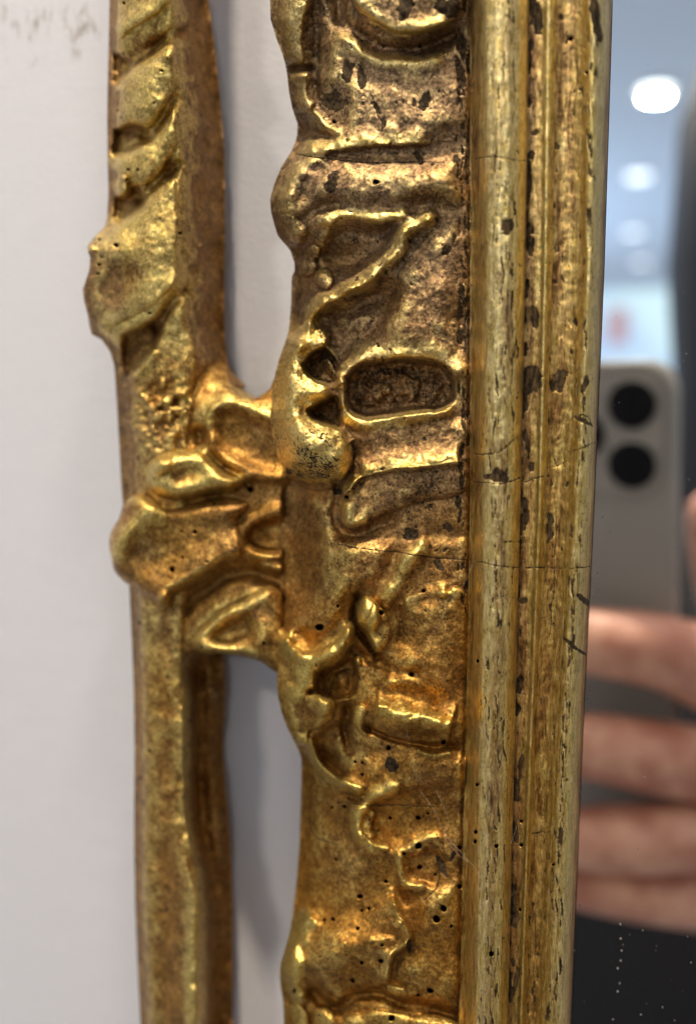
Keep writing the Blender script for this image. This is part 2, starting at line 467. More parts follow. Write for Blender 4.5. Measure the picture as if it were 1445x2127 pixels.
facet = sstep(np.interp(Y, [-900, 0, 450, 760, 1350, 2127, 3000], [250, 244, 247, 270, 296, 313, 350]) - X, 0, 5)
R.warm = R.warm * (1 - 0.3 * facet); R.gold += 0.05 * facet
# leaf lobes and folds, upper part: plump folds running down to scalloped tips, with deep notches between
R.gold += 0.20 * (1 - side) * sstep(760 - Y, 0, 120) * (1 - facet)
R.fill([(240, -60), (350, -60), (354, 0), (308, 40), (268, 64), (246, 80), (241, 30)], 1.9, 36, dome=True)
R.fill([(362, 56), (368, 130), (354, 200), (322, 252), (300, 264), (250, 258), (249, 205), (256, 168), (274, 142), (316, 110)], 2.3, 44, dome=True)
R.fill([(364, 222), (370, 290), (342, 348), (318, 376), (285, 384), (242, 372), (239, 342), (276, 316), (308, 292), (330, 262)], 2.3, 40, dome=True)
R.fill([(364, 372), (374, 470), (370, 575), (322, 628), (262, 664), (192, 690), (168, 600), (180, 514), (222, 480), (264, 455), (297, 430), (303, 404), (328, 386)], 2.3, 52, dome=True)
R.fill([(240, 114), (262, 122), (272, 140), (258, 160), (240, 172)], -3.4, 14, dark=0.06, gold=0.0)
R.fill([(241, 272), (275, 262), (302, 270), (312, 284), (290, 302), (241, 325)], -3.8, 15, dark=0.06, gold=0.0)
R.fill([(242, 416), (262, 410), (280, 390), (297, 408), (292, 424), (272, 442), (240, 460)], -3.8, 14, dark=0.06, gold=0.0)
R.fill([(260, 696), (302, 676), (324, 669), (331, 684), (321, 716), (302, 743), (282, 768), (262, 772)], -3.2, 16, dark=0.06, gold=0.0)
R.ridge([(352, -30), (340, 4), (302, 34), (264, 57), (246, 78)], 0.9, 18, 13, 0.9)
R.groove([(372, 66), (345, 84), (310, 98), (280, 112)], 1.3, 15)
R.ridge([(366, 104), (317, 122), (279, 141), (260, 167), (253, 202)], 0.6, 10, 26, 0.6)
R.ridge([(366, 208), (340, 244), (316, 278), (306, 296), (276, 314), (246, 335), (239, 365)], 0.8, 14, 24, 0.85)
R.ridge([(366, 362), (325, 386), (303, 404), (299, 430), (264, 455), (222, 480), (186, 512)], 0.8, 12, 22, 0.8)
R.ridge([(370, 580), (325, 629), (279, 665), (257, 677), (226, 686), (192, 692)], 0.9, 26, 9, 0.65)
R.ridge([(322, 716), (305, 742), (286, 764), (280, 790)], 0.9, 10, 12, 0.55)
R.fill([(218, 545), (285, 560), (285, 625), (240, 655), (205, 640)], -1.2, 44)
R.blob(251, 388, 15, 24, 8, 2.2, 0.35)
for pts in [[(268, 136), (310, 112), (345, 88), (368, 70)], [(304, 282), (332, 252), (352, 226), (368, 204)], [(294, 410), (325, 382), (350, 362), (370, 346)], [(326, 676), (352, 640), (378, 606)]]:
    R.groove(pts, 1.5, 13)
R.blob(189, 514, 11, 9, 0, 1.0, 0.5)
R.ridge([(362, -60), (362, 100), (372, 230), (375, 340), (373, 440), (368, 560), (380, 660)], 0.9, 16, 14, 0.35)
R.groove([(408, -60), (412, 90), (420, 180), (424, 300)], 0.7, 12, 0.1)
# tooled ground above the bridge
m = np.exp(-(((X - 345) / 85) ** 2 + ((Y - 860) / 85) ** 2))
R.rough(1.3, 16, 31, m, 2)
# lower: rubbed right edge and hollow
edgeX = np.interp(Y, [1340, 1560, 1700, 1770, 1880, 2127, 3000], [380, 381, 385, 397, 415, 413, 432])
R.Hh -= 5.0 * np.exp(-((X - edgeX - 30) / 24) ** 2) * sstep(Y, 1345, 1400)
R.ridge([(384, 1390), (382, 1500), (380, 1600), (378, 1680), (392, 1770), (400, 1800)], 0.8, 12, 6, 0.5)
R.ridge([(395, 1800), (404, 1850), (402, 1930), (396, 2010), (400, 2080), (398, 2200)], 0.8, 24, 10, 0.75, taper=0.05)
R.groove([(372, 1620), (376, 1700), (388, 1762), (402, 1830)], 0.7, 6, 0.35)
R.fill([(322, 1770), (352, 1760), (362, 1900), (352, 2100), (322, 2110)], -0.5, 30, gold=0.05)
for (x, y) in [(400, 1500), (428, 1600), (440, 1750), (425, 1450), (450, 1900), (430, 2050), (405, 130), (420, 300), (440, 420), (410, 560)]:
    R.fill([(x - 22, y - 60), (x + 18, y - 50), (x + 26, y + 40), (x - 12, y + 70)], 0.7, 30)
R.rough(0.55, 70, 11, 1, 2); R.rough(0.16, 16, 12, 1, 2)
R.rough(1.5, 60, 13, side, 3)
for (x, y, r) in [(256, 8, 3), (338, 145, 2.5), (286, 351, 2.5), (265, 352, 2.5), (262, 375, 2.5), (240, 511, 4), (205, 550, 3.5), (203, 570, 2.5), (372, 484, 3.5), (310, 648, 2.5), (205, 495, 3), (312, 1560, 3), (330, 1950, 2.5)]:
    R.worm(x, y, r)
for i in range(150):
    a, b = rng.integers(0, X.shape[0]), rng.integers(0, X.shape[1]); R.chip(X[a, b], Y[a, b], rng.uniform(2, 6), rng.uniform(2, 7), rng.uniform(0, 180), 0.55)
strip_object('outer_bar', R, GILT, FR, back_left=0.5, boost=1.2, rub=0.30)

# ---- carved band
ys = rows_for(1.6)
Lp = [(-900, 570), (-200, 566), (0, 561), (40, 562), (83, 575), (110, 586), (135, 593), (160, 597), (190, 600), (225, 607), (258, 618), (280, 617), (296, 613), (315, 605), (345, 585), (380, 570), (415, 561), (440, 563), (465, 569), (490, 577),
      (505, 590), (520, 603), (545, 611), (562, 612), (575, 606), (640, 604), (690, 599), (705, 594), (725, 587), (745, 580), (780, 571), (830, 564), (870, 561), (915, 568), (950, 577), (985, 592), (1000, 594), (1020, 588), (1060, 584), (1150, 582), (1250, 582), (1300, 578),
      (1330, 576), (1352, 580), (1372, 580), (1400, 576), (1425, 575), (1450, 578), (1480, 585), (1505, 594), (1530, 606), (1560, 621), (1575, 626), (1620, 626), (1750, 622), (1830, 616), (1900, 608), (1940, 601), (1975, 591), (2000, 583), (2020, 581), (2050, 583), (2080, 588), (2127, 590), (2300, 585), (3000, 600)]
Lp = np.array(Lp, float)
px_t = []
for y, l in Lp:
    r = np.interp(y, [-900, 0, 1050, 1300, 1577, 2127, 3000], [978, 978, 977, 974, 966, 955, 940])
    px_t.append((y, l, l + 34, l + 105, (l + 105 + r) / 2, r))
# how deep the left edge rolls away
roll = [(-900, 14, 19.5, 23.4, 24.6, 24.2), (250, 14, 19.5, 23.4, 24.6, 24.2), (500, 14, 19.5, 23.2, 24.6, 24.2), (530, 13, 17, 21.5, 24.4, 24.2), (690, 12, 16, 22, 24.6, 24.2), (760, 15, 20, 23.4, 24.6, 24.2), (960, 15, 20, 23.4, 24.6, 24.2),
        (1010, 14, 16, 23.4, 24.6, 24.2), (1060, 14.5, 16, 24.0, 24.6, 24.2), (1200, 14.5, 16, 24.2, 24.6, 24.2), (1270, 14.5, 17.5, 23.4, 24.6, 24.2), (1310, 15, 20, 23, 24.6, 24.2), (1540, 15, 19.5, 23, 24.6, 24.2), (1590, 12, 17, 22.2, 24.6, 24.2),
        (1850, 12, 17.5, 22.6, 24.6, 24.2), (1960, 14.5, 20, 23.4, 24.6, 24.2), (3000, 14.5, 20, 23.4, 24.6, 24.2)]
X, Y, B = strip_fields(ys, px_t, roll, 1.6, 60)
R = Relief(X, Y, B)
R.warm[:] = np.clip(np.interp(Y, [0, 250, 500, 900, 1150, 1500, 2127], [0.05, 0.0, 0.1, 0.25, 0.7, 0.95, 1.0]) + 0.3 * vnoise(X, Y, 90, 41, 3), 0, 1)
R.gold[:] = np.interp(Y, [0, 500, 1000, 1400, 2127], [0.22, 0.18, 0.12, 0.14, 0.14]) + 0.16 * vnoise(X, Y, 70, 88, 3)
Lrow = np.interp(Y, Lp[:, 0], Lp[:, 1])

# broad swellings of the leaf
R.fill([(700, 140), (965, 140), (965, 288), (720, 296), (690, 230)], 1.0, 60, dome='soft')
R.fill([(610, 316), (700, 314), (780, 318), (880, 318), (965, 320), (965, 430), (860, 440), (785, 455), (706, 445), (680, 470), (640, 500), (590, 515), (545, 440), (560, 370)], 2.3, 58, dome='soft')
R.fill([(830, 505), (900, 460), (965, 450), (965, 700), (900, 728), (790, 735), (730, 750), (690, 700), (660, 660), (720, 615), (800, 560)], 1.3, 60, dome='soft')
R.fill([(715, 890), (965, 866), (965, 950), (850, 965), (740, 985)], 0.8, 30, dome='soft')
R.fill([(690, 1110), (820, 1120), (800, 1215), (740, 1240), (725, 1285), (690, 1330), (640, 1330), (605, 1300), (668, 1225), (680, 1150)], 1.3, 40, dome='soft')
R.fill([(812, 1245), (965, 1236), (965, 1480), (880, 1460), (780, 1440), (800, 1380), (835, 1330)], 1.2, 60, dome='soft')
R.fill([(740, 1560), (965, 1560), (965, 1640), (760, 1640)], 0.8, 36, dome='soft')
R.fill([(650, 1885), (760, 1890), (830, 1925), (840, 1950), (800, 2000), (740, 2042), (660, 2060), (600, 2050), (570, 2010), (595, 1945)], 1.5, 72, dome='soft')
R.fill([(850, 1860), (960, 1830), (955, 2085), (860, 2080), (815, 2040), (815, 1990), (856, 1958)], 0.8, 50, dome='soft')
# top disc and the step under it
R.fill([(729, -60), (729, 0), (754, 31), (782, 52), (817, 66), (869, 71), (914, 59), (945, 38), (965, 0), (965, -60)], 2.6, 24, dome=True)
R.ridge([(726, -8), (754, 31), (782, 52), (817, 66), (869, 70), (914, 58), (941, 40)], 0.7, 12, 6, 0.75)
R.groove([(700, -20), (712, 40), (745, 74), (790, 100), (850, 108), (900, 98), (940, 76)], 1.7, 17, 0.42)
R.ridge([(706, 62), (748, 97), (782, 117), (834, 128), (886, 126), (925, 112)], 0.9, 9, 20, 0.6)
# left upper leaf lobes
R.fill([(540, -60), (640, -60), (643, 0), (632, 42), (628, 87), (634, 128), (600, 138), (560, 120), (540, 60)], 2.6, 34, dome=True, gold=0.42)
R.ridge([(648, -40), (643, 0), (632, 42), (628, 87), (636, 130)], 0.7, 5, 7, 0.55)
R.fill([(585, 150), (640, 147), (645, 160), (639, 190), (655, 215), (630, 235), (590, 225)], 2.2, 26, dome=True, gold=0.32)
R.ridge([(598, 160), (618, 156), (643, 152)], 0.8, 4, 9, 0.7)
R.ridge([(630, 222), (671, 252), (708, 278)], 0.9, 8, 9, 0.5)
R.groove([(590, 141), (620, 143), (648, 140)], 1.3, 7, 0.3)
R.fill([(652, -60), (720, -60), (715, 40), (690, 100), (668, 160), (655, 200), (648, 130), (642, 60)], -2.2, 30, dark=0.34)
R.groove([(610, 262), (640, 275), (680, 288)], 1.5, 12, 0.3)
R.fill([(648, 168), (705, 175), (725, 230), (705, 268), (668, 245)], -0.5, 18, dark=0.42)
# horizontal lip and the rounded lobe under it
R.ridge([(616, 308), (650, 312), (690, 309), (734, 300), (782, 295), (851, 293), (905, 293)], 1.5, 30, 7, 0.95, gw=0.8)
R.ridge([(700, 318), (655, 325), (622, 345), (598, 375), (584, 420), (590, 460)], 1.6, 26, 34, 0.4)
R.fill([(640, 345), (690, 335), (720, 380), (690, 430), (640, 440), (618, 400)], -0.8, 30)
R.groove([(600, 470), (640, 445), (672, 428), (700, 425)], 1.1, 14, 0.22)
R.blob(600, 480, 40, 34, 30, 1.4, 0.15)
# lower lip with hollow below
R.ridge([(678, 480), (684, 458), (706, 446), (748, 450), (785, 458), (815, 452), (860, 440)], 1.5, 22, 8, 0.85, gw=0.9)
R.fill([(690, 482), (720, 474), (780, 476), (812, 480), (790, 520), (730, 560), (680, 545), (676, 510)], -1.7, 22)
R.ridge([(915, 446), (880, 458), (853, 472), (836, 492), (824, 528), (796, 550), (761, 583), (713, 607), (671, 628), (650, 646), (642, 668)], 2.2, 13, 15, 1.0, taper=0.06, gw=0.95)
R.ridge([(796, 552), (758, 586), (713, 610), (671, 634), (642, 664), (620, 700), (606, 750)], 1.6, 20, 20, 0.9, taper=0.15)
R.ridge([(628, 690), (606, 760), (602, 830), (620, 900), (660, 960)], 1.3, 30, 34, 0.4)
R.blob(634, 550, 26, 24, 0, 1.8); R.blob(672, 578, 24, 22, 0, 1.9); R.blob(650, 525, 18, 16, 0, 1.0)
R.fill([(655, 650), (720, 620), (790, 600), (830, 600), (800, 680), (740, 730), (700, 770), (690, 720), (678, 690)], -2.4, 40)
# large scroll
big = [(596, 700), (620, 680), (644, 662), (656, 680), (676, 690), (675, 716), (648, 737), (628, 757), (640, 779), (678, 798), (684, 824), (660, 842), (638, 851), (654, 869), (692, 884), (720, 912), (732, 942), (727, 972), (706, 996), (670, 1004), (630, 1004), (590, 990), (550, 930), (540, 860), (560, 760)]
R.fill(big, 3.2, 46, dome=True, gold=0.62)
R.blob(652, 940, 84, 74, 50, 2.8)
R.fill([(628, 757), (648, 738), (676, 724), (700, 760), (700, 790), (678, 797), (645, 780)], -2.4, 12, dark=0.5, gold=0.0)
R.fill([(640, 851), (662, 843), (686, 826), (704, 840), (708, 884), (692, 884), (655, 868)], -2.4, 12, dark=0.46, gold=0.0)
R.ridge([(640, 742), (627, 757), (640, 779), (680, 799)], 0.7, 6, 5, 0.9)
R.ridge([(662, 840), (638, 851), (654, 870), (694, 886), (716, 906)], 0.7, 6, 5, 0.9)
R.ridge([(655, 684), (676, 688), (678, 700), (672, 718)], 1.1, 5, 5, 0.4)
R.ridge([(676, 738), (692, 768), (716, 800)], 1.6, 6, 7, 0.3)
R.ridge([(700, 886), (716, 905), (728, 922)], 0.9, 8, 8, 0.2)
bulb = sstep(Y, 835, 905) * sstep(735 - X, 0, 40) * sstep(1010 - Y, 0, 20)   # rubbed through to the ground
R.dark = np.maximum(R.dark, 0.50 * bulb * (0.8 + 0.5 * vnoise(X, Y, 26, 66, 2)))
# oval recess
oval = [(722, 786), (742, 764), (790, 752), (851, 746), (900, 750), (928, 768), (940, 800), (940, 828), (920, 846), (880, 850), (838, 856), (780, 868), (740, 858), (722, 835)]
R.ridge([(704, 792), (716, 768), (740, 752), (790, 738), (851, 731), (905, 737), (938, 760), (952, 800)], 1.1, 34, 10, 0.5, taper=0.1)
R.ridge([(712, 846), (734, 873), (768, 880), (838, 866), (886, 858), (948, 846)], 1.4, 11, 12, 0.8, taper=0.1)
R.ridge([(712, 790), (716, 824), (714, 850)], 0.8, 8, 8, 0.3)
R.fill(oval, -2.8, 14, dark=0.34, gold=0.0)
m = np.zeros_like(X); idx, sd = R.sdist(oval, 4); m[idx] = sstep(sd, 4, 20); R.rough(0.8, 12, 61, m, 2)
# lip and leaf tip below
R.ridge([(716, 1030), (733, 1003), (755, 984), (796, 974), (851, 969), (903, 959), (962, 956)], 1.9, 16, 7, 0.95, gw=0.9, taper=0.05)
R.fill([(716, 1018), (740, 992), (800, 974), (900, 962), (965, 958), (965, 1020), (860, 1050), (796, 1070), (756, 1094), (730, 1098), (708, 1080)], 1.2, 34, dome=True)
R.ridge([(716, 1035), (722, 1070), (738, 1086), (770, 1076)], 0.9, 12, 12, 0.6)
R.groove([(696, 1064), (702, 1096), (732, 1112), (768, 1100), (810, 1082)], 1.0, 15, 0.15)
R.groove([(690, 985), (702, 1015), (700, 1050)], 1.3, 12, 0.4)
# scoop left of the panel: crest along its edge
R.ridge([(640, 1012), (672, 1085), (678, 1158), (668, 1220), (650, 1256), (600, 1302)], 0.7, 10, 14, 0.22, taper=0.1)
# knob with its stem, leaf on the right
R.ridge([(775, 1262), (800, 1235), (826, 1194), (844, 1160), (874, 1132), (900, 1124)], 1.4, 13, 15, 0.5)
R.fill([(835, 1165), (880, 1130), (960, 1130), (960, 1215), (900, 1228), (840, 1240), (815, 1225)], 0.5, 26)
R.blob(762, 1275, 26, 40, -14, 2.6, 0.9)
R.fill([(772, 1245), (800, 1270), (812, 1320), (790, 1356), (768, 1335), (758, 1300)], 1.3, 22, dome=True)
R.ridge([(765, 1310), (775, 1335), (787, 1354)], 0.8, 8, 6, 0.75)
R.groove([(742, 1240), (735, 1280), (742, 1310), (760, 1330), (784, 1362)], 1.7, 8, 0.5)
R.ridge([(834, 1256), (869, 1238), (907, 1229), (935, 1226)], 0.7, 8, 16, 0.3)
R.blob(922, 1234, 16, 9, 0, 0.9, 0.75); R.blob(948, 1232, 16, 13, 20, 0.9, 0.5)
R.groove([(826, 1270), (834, 1300), (830, 1330)], 0.5, 8, 0.3)
R.blob(744, 1372, 9, 12, -30, 1.5, 0.8)
R.groove([(735, 1352), (770, 1368), (810, 1390), (860, 1398)], 1.0, 13, 0.12)
# lower gold scroll
R.fill([(560, 1300), (585, 1302), (612, 1335), (634, 1352), (665, 1348), (700, 1330), (726, 1290), (740, 1300), (732, 1340), (700, 1376), (668, 1392), (650, 1430), (640, 1440), (690, 1450), (694, 1490), (668, 1512), (640, 1520), (636, 1550), (600, 1540), (560, 1420)], 2.6, 30, dome=True, gold=0.5)
R.ridge([(584, 1312), (609, 1342), (630, 1364), (655, 1361), (689, 1344), (714, 1318), (730, 1290)], 1.5, 14, 18, 1.0, taper=0.1)
R.fill([(612, 1316), (640, 1290), (680, 1280), (705, 1296), (690, 1325), (655, 1340), (630, 1340)], -0.6, 18)
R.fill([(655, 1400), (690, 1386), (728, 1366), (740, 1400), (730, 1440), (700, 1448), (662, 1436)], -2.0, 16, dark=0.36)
R.blob(665, 1462, 36, 30, 30, 1.5, 0.45)
R.fill([(612, 1462), (645, 1452), (662, 1480), (650, 1510), (620, 1522)], -1.1, 18, gold=0.1)
R.ridge([(640, 1526), (646, 1560), (670, 1592), (696, 1616), (727, 1633), (765, 1639)], 1.6, 7, 12, 0.85, taper=0.08)
R.fill([(655, 1530), (700, 1505), (720, 1500), (722, 1560), (714, 1615), (690, 1600), (664, 1572)], -1.5, 16, gold=0.12)
R.ridge([(700, 1525), (712, 1560), (708, 1610)], 0.9, 9, 9, 0.3)
R.groove([(722, 1470), (722, 1520), (726, 1560)], 1.5, 12, 0.4)
R.groove([(612, 1340), (602, 1390), (612, 1420)], 0.7, 10, 0.35)
R.groove([(720, 1650), (748, 1660), (756, 1650)], 1.3, 9, 0.4)
R.ridge([(700, 1392), (712, 1430), (716, 1460)], 0.8, 10, 10, 0.1)
# fluted bar
R.ridge([(776, 1478), (830, 1488), (890, 1500), (940, 1512)], 2.6, 30, 24, 0.35, taper=0.04)
R.ridge([(776, 1468), (830, 1477), (890, 1490), (942, 1504)], 0.6, 16, 12, 1.0, taper=0.06)
R.fill([(722, 1470), (748, 1462), (760, 1476), (756, 1500), (764, 1530), (748, 1522), (732, 1500)], 1.1, 14, dome=True)
R.groove([(762, 1512), (815, 1536), (870, 1549), (945, 1551)], 1.0, 7, 0.12)
R.ridge([(862, 1560), (900, 1566), (940, 1563)], 0.6, 6, 7, 0.35)
# shell curl
R.fill([(770, 1655), (831, 1640), (920, 1645), (958, 1690), (930, 1735), (872, 1750), (838, 1764), (796, 1764), (768, 1740), (756, 1700)], -1.0, 40)
R.ridge([(838, 1641), (789, 1648), (761, 1666), (744, 1696), (748, 1728), (768, 1750), (798, 1763)], 1.7, 11, 13, 0.9, taper=0.12)
R.ridge([(776, 1680), (766, 1710), (779, 1742)], 0.9, 6, 7, 0.7)
R.ridge([(780, 1760), (800, 1766), (840, 1763), (872, 1748), (926, 1735)], 0.8, 14, 8, 0.25)
R.blob(796, 1757, 16, 10, 10, 0.8, 0.4)
R.ridge([(834, 1766), (832, 1800), (846, 1838), (888, 1843)], 0.8, 7, 9, 0.45)
R.fill([(845, 1775), (900, 1770), (925, 1790), (905, 1835), (870, 1835), (848, 1810)], -0.7, 18)
# broken gesso edge down the lower panel
R.ridge([(812, 1850), (820, 1880), (828, 1903), (846, 1934), (848, 1955), (812, 1982), (806, 2012), (797, 2038), (770, 2050)], 1.6, 6, 60, 0.0, taper=0.2)
R.ridge([(806, 1866), (820, 1880), (828, 1903), (846, 1934), (848, 1955), (812, 1982), (806, 2012), (797, 2038)], 0.7, 7, 6, 0.4, taper=0.05)
R.blob(818, 1876, 9, 9, 0, 0.9, 0.6); R.blob(822, 1918, 12, 8, 20, 0.7, 0.5)
R.ridge([(656, 1892), (622, 1926), (600, 1967), (593, 2008), (609, 2050), (632, 2092)], 2.0, 16, 26, 1.0, taper=0.1)
R.blob(655, 1985, 95, 90, 0, 1.2, p=4.0)
R.groove([(655, 2062), (672, 2080), (700, 2095), (724, 2078), (750, 2064), (800, 2070), (842, 2088), (900, 2098), (945, 2104)], 1.4, 15, 0.34)
R.blob(606, 2008, 30, 62, -8, 1.6, 1.0, p=3.0)  # leaf bulge, its full gold a painted-in highlight
R.fill([(716, 2112), (780, 2100), (850, 2108), (945, 2118), (950, 2240), (716, 2240)], 0.9, 20, dome=True, gold=0.3)
R.fill([(590, 2080), (640, 2105), (650, 2240), (570, 2240)], 1.2, 26, dome=True, gold=0.4)
R.fill([(655, 2090), (690, 2100), (705, 2240), (650, 2240)], 1.4, 20, dome=True)
R.blob(818, 2062, 26, 16, 10, 0.9, 0.2)
R.warm = np.clip(R.warm + 0.6 * np.clip(R.gold - 0.3, 0, 1), 0, 1)
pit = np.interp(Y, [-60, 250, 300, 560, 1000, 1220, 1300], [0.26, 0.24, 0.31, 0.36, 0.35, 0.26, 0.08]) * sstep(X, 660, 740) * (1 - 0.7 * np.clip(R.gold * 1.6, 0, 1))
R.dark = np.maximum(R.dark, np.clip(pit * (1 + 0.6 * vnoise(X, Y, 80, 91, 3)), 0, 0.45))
# groove where the panel meets the moulding
gr = np.exp(-((X - np.interp(Y, [p[0] for p in px_t], [p[-1] for p in px_t]) + 1) / 6.0) ** 2)
R.Hh -= 0.6 * gr; R.dark = np.maximum(R.dark, 0.3 * gr)
# hand-carved unevenness, flaking, worm holes, hair cracks
R.rough(0.5, 60, 21, 1, 3); R.rough(0.08, 12, 22, 1, 3)
up = sstep(1150 - Y, 0, 300)
R.rough(0.05, 7, 23, up, 2)
for (x, y, r, ry, rot) in [(722, 150, 14, 26, 20), (752, 160, 12, 24, -10), (690, 210, 30, 22, 20), (882, 210, 9, 26, 15), (845, 5, 18, 40, 20), (930, 15, 34, 22, 10), (955, 150, 9, 46, -10), (960, 100, 10, 26, 0), (862, 215, 6, 9, 0), (780, 225, 5, 20, -25), (795, 255, 5, 16, 0), (945, 330, 10, 9, 0), (872, 330, 6, 16, -30), (690, 380, 14, 28, 10), (778, 380, 6, 7, 0),
                           (940, 495, 6, 9, 0), (925, 520, 12, 14, 0), (955, 700, 9, 22, 0), (850, 1110, 17, 15, 20), (910, 1168, 10, 16, -30), (930, 1095, 12, 9, 30), (918, 1800, 10, 22, -20), (940, 1780, 5, 14, 20), (812, 1588, 14, 18, 0), (600, 980, 10, 8, 20), (700, 1020, 12, 9, 0), (850, 1965, 7, 18, 0)]:
    R.chip(x, y, r, ry, rot, 0.85)
for i in range(200):
    x, y = rng.uniform(700, 975), rng.uniform(-20, 1150) ** 1.0
    R.chip(x, y, rng.uniform(1.5, 5), rng.uniform(2, 8), rng.uniform(-50, 50), rng.uniform(0.3, 0.8))
for i in range(80):
    R.chip(rng.uniform(950, 978), rng.uniform(-20, 1250), rng.uniform(2, 5), rng.uniform(6, 24), rng.uniform(-12, 12), 0.75)
for i in range(110):
    R.chip(rng.uniform(600, 960), rng.uniform(1150, 2127), rng.uniform(1, 3), rng.uniform(1, 4), rng.uniform(-50, 50), 0.7)
for (x, y, r) in [(664, 1304, 7), (789, 1272, 5), (881, 1227, 4), (719, 1033, 3.5), (853, 1400, 3.5), (806, 1556, 4.5), (920, 1542, 4.5), (735, 1582, 3), (751, 1584, 3), (754, 1611, 3.5), (738, 1582, 2), (870, 1755, 6), (870, 1700, 4.5), (840, 1772, 3.5), (873, 1803, 4), (809, 1698, 3), (906, 1908, 7), (921, 1887, 6), (803, 1831, 4), (746, 1862, 5), (764, 1888, 3.5), (749, 1892, 3),
                  (937, 1922, 3), (794, 1995, 4.5), (751, 2000, 3.5), (732, 2038, 4.5), (612, 2059, 3.5), (892, 2056, 5.5), (815, 2115, 6), (693, 1910, 3), (742, 1928, 3.5), (795, 1961, 3), (867, 2070, 2.5), (954, 1841, 5), (953, 1760, 4.5), (889, 1691, 2.5), (675, 1912, 3.5), (716, 1678, 3.5), (690, 1678, 2.5), (700, 1260, 2.5), (780, 380, 4), (696, 252, 3), (696, 1785, 3), (902, 1817, 2.5), (868, 2070, 2.5)]:
    R.worm(x, y, r)
for pts in [[(616, 318), (700, 330), (800, 337), (920, 336)], [(700, 1130), (780, 1145), (860, 1152), (980, 1165)], [(700, 1668), (800, 1672), (900, 1676)], [(770, 195), (782, 240), (795, 262)], [(832, 1280), (838, 1310), (850, 1330)], [(905, 1880), (925, 1883)], [(905, 1780), (912, 1810), (900, 1850), (880, 1870)], [(960, 1250), (972, 1300)], [(640, 1700), (660, 1740), (700, 1755)]]:
    R.line(pts, 1.6, 0.9)
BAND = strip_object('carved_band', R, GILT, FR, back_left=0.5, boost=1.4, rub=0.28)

# ---- mouldings beside the glass: each run is a part
ys = rows_for(2.2)
YK = [-900, -300, 0, 550, 1050, 1577, 2127, 3000]
KN = {'k0': [976, 976, 976, 976, 975, 966, 953, 938], 'k1': [998, 994, 992, 998, 992, 985, 977, 960], 'k2': [1100, 1096, 1094, 1087, 1075, 1061, 1047, 1022], 'k3': [1112, 1106, 1102, 1094, 1085, 1073, 1060, 1036],
      'k4': [1140, 1134, 1130, 1125, 1114, 1094, 1076, 1050], 'k5': [1160, 1154, 1149, 1138, 1125, 1104, 1085, 1056], 'k6': [1224, 1214, 1209, 1205, 1179, 1147, 1122, 1085], 'k7': [1270, 1258, 1252, 1238, 1220, 1191, 1168, 1130], 'k8': [1292, 1278, 1270, 1253, 1232, 1206, 1184, 1140]}
def kx(n, f=None):
    return np.array(KN[n], float) if f is None else np.array(KN[n[0]], float) * (1 - f) + np.array(KN[n[1]], float) * f
def mould(name, cuts, hs, gold, dark, warm, seed, step=2.0, soften=4, **kw):
    tab = np.stack([np.array(YK, float)] + cuts, 1)
    hh = np.stack([np.array(YK, float)] + [np.full(len(YK), h) for h in hs], 1)
    X, Y, B = strip_fields(ys, tab, hh, step, soften)
    R = Relief(X, Y, B)
    P = interp_rows(ys, tab)
    t = np.zeros_like(X)
    for i in range(X.shape[0]): t[i] = np.interp(X[i], P[i], np.linspace(0, 1, P.shape[1]))
    n = vnoise(X * 4, Y * 0.55, 40, seed, 3)
    xs = np.linspace(0, 1, len(hs))
    R.gold[:] = np.clip(np.interp(t, xs, gold) + 0.25 * n, 0, 1)
    R.dark[:] = np.clip(np.interp(t, xs, dark) + 0.10 * vnoise(X * 5, Y * 0.4, 30, seed + 9, 3), 0, 1)
    wy = np.interp(Y, [0, 600, 1100, 2127], [0.45, 0.6, 0.9, 1.0])
    R.warm[:] = np.clip(np.interp(t, xs, warm) * wy + 0.15 * n, 0, 1)
    R.rough(0.18, 120, seed + 1, 1, 2); R.rough(0.07, 14, seed + 2, 1, 2)
    return R, t
# bead
R, t = mould('bead', [kx('k0'), kx(('k0', 'k1'), 0.6), kx('k1'), kx(('k1', 'k2'), 0.15), kx(('k1', 'k2'), 0.4), kx(('k1', 'k2'), 0.66), kx(('k1', 'k2'), 0.86), kx('k2'), kx(('k2', 'k3'), 0.5)],
              [23.6, 24.6, 27.4, 29.4, 30.3, 30.1, 29.0, 27.4, 26.0], [0.45, 0.45, 0.5, 0.75, 0.7, 0.55, 0.9, 1.0, 0.4], [0.16, 0.0, 0.06, 0.16, 0.18, 0.34, 0.24, 0.0, 0.12], [0.9, 1.0, 0.8, 0.3, 0.15, 0.4, 0.5, 0.6, 0.8], 200)
for i in range(240):   # rubbed and cracked leaf, running with the moulding
    a = rng.integers(0, R.X.shape[0]); f = rng.normal(0.64, 0.12) if rng.random() < 0.6 else rng.uniform(0.28, 0.9)
    b = int(np.clip(f, 0.1, 0.97) * (R.X.shape[1] - 1)); R.chip(R.X[a, b], R.Y[a, b], rng.uniform(0.9, 2.4), rng.uniform(6, 30), rng.uniform(-6, 6), rng.uniform(0.45, 0.85))
R.chip(1033, 985, 20, 16, 10, 0.9); R.chip(1052, 470, 14, 22, 20, 0.85); R.chip(1030, 990, 34, 9, 5, 0.8)
for pts in [[(985, 330), (1040, 328), (1095, 335)], [(985, 945), (1030, 940), (1075, 905)], [(985, 1000), (1040, 1002), (1085, 990)], [(985, 1168), (1040, 1178), (1090, 1182)], [(1045, 1125), (1080, 1127)]]: R.line(pts, 1.8, 0.9)
for (x, y, r) in [(989, 1629, 4), (987, 1730, 4.5), (986, 1748, 4), (1032, 1757, 4.5), (1018, 1981, 5), (993, 1372, 3.5), (955, 1760, 4)]: R.worm(x, y, r)
strip_object('bead_moulding', R, GILT_RUN, FR)
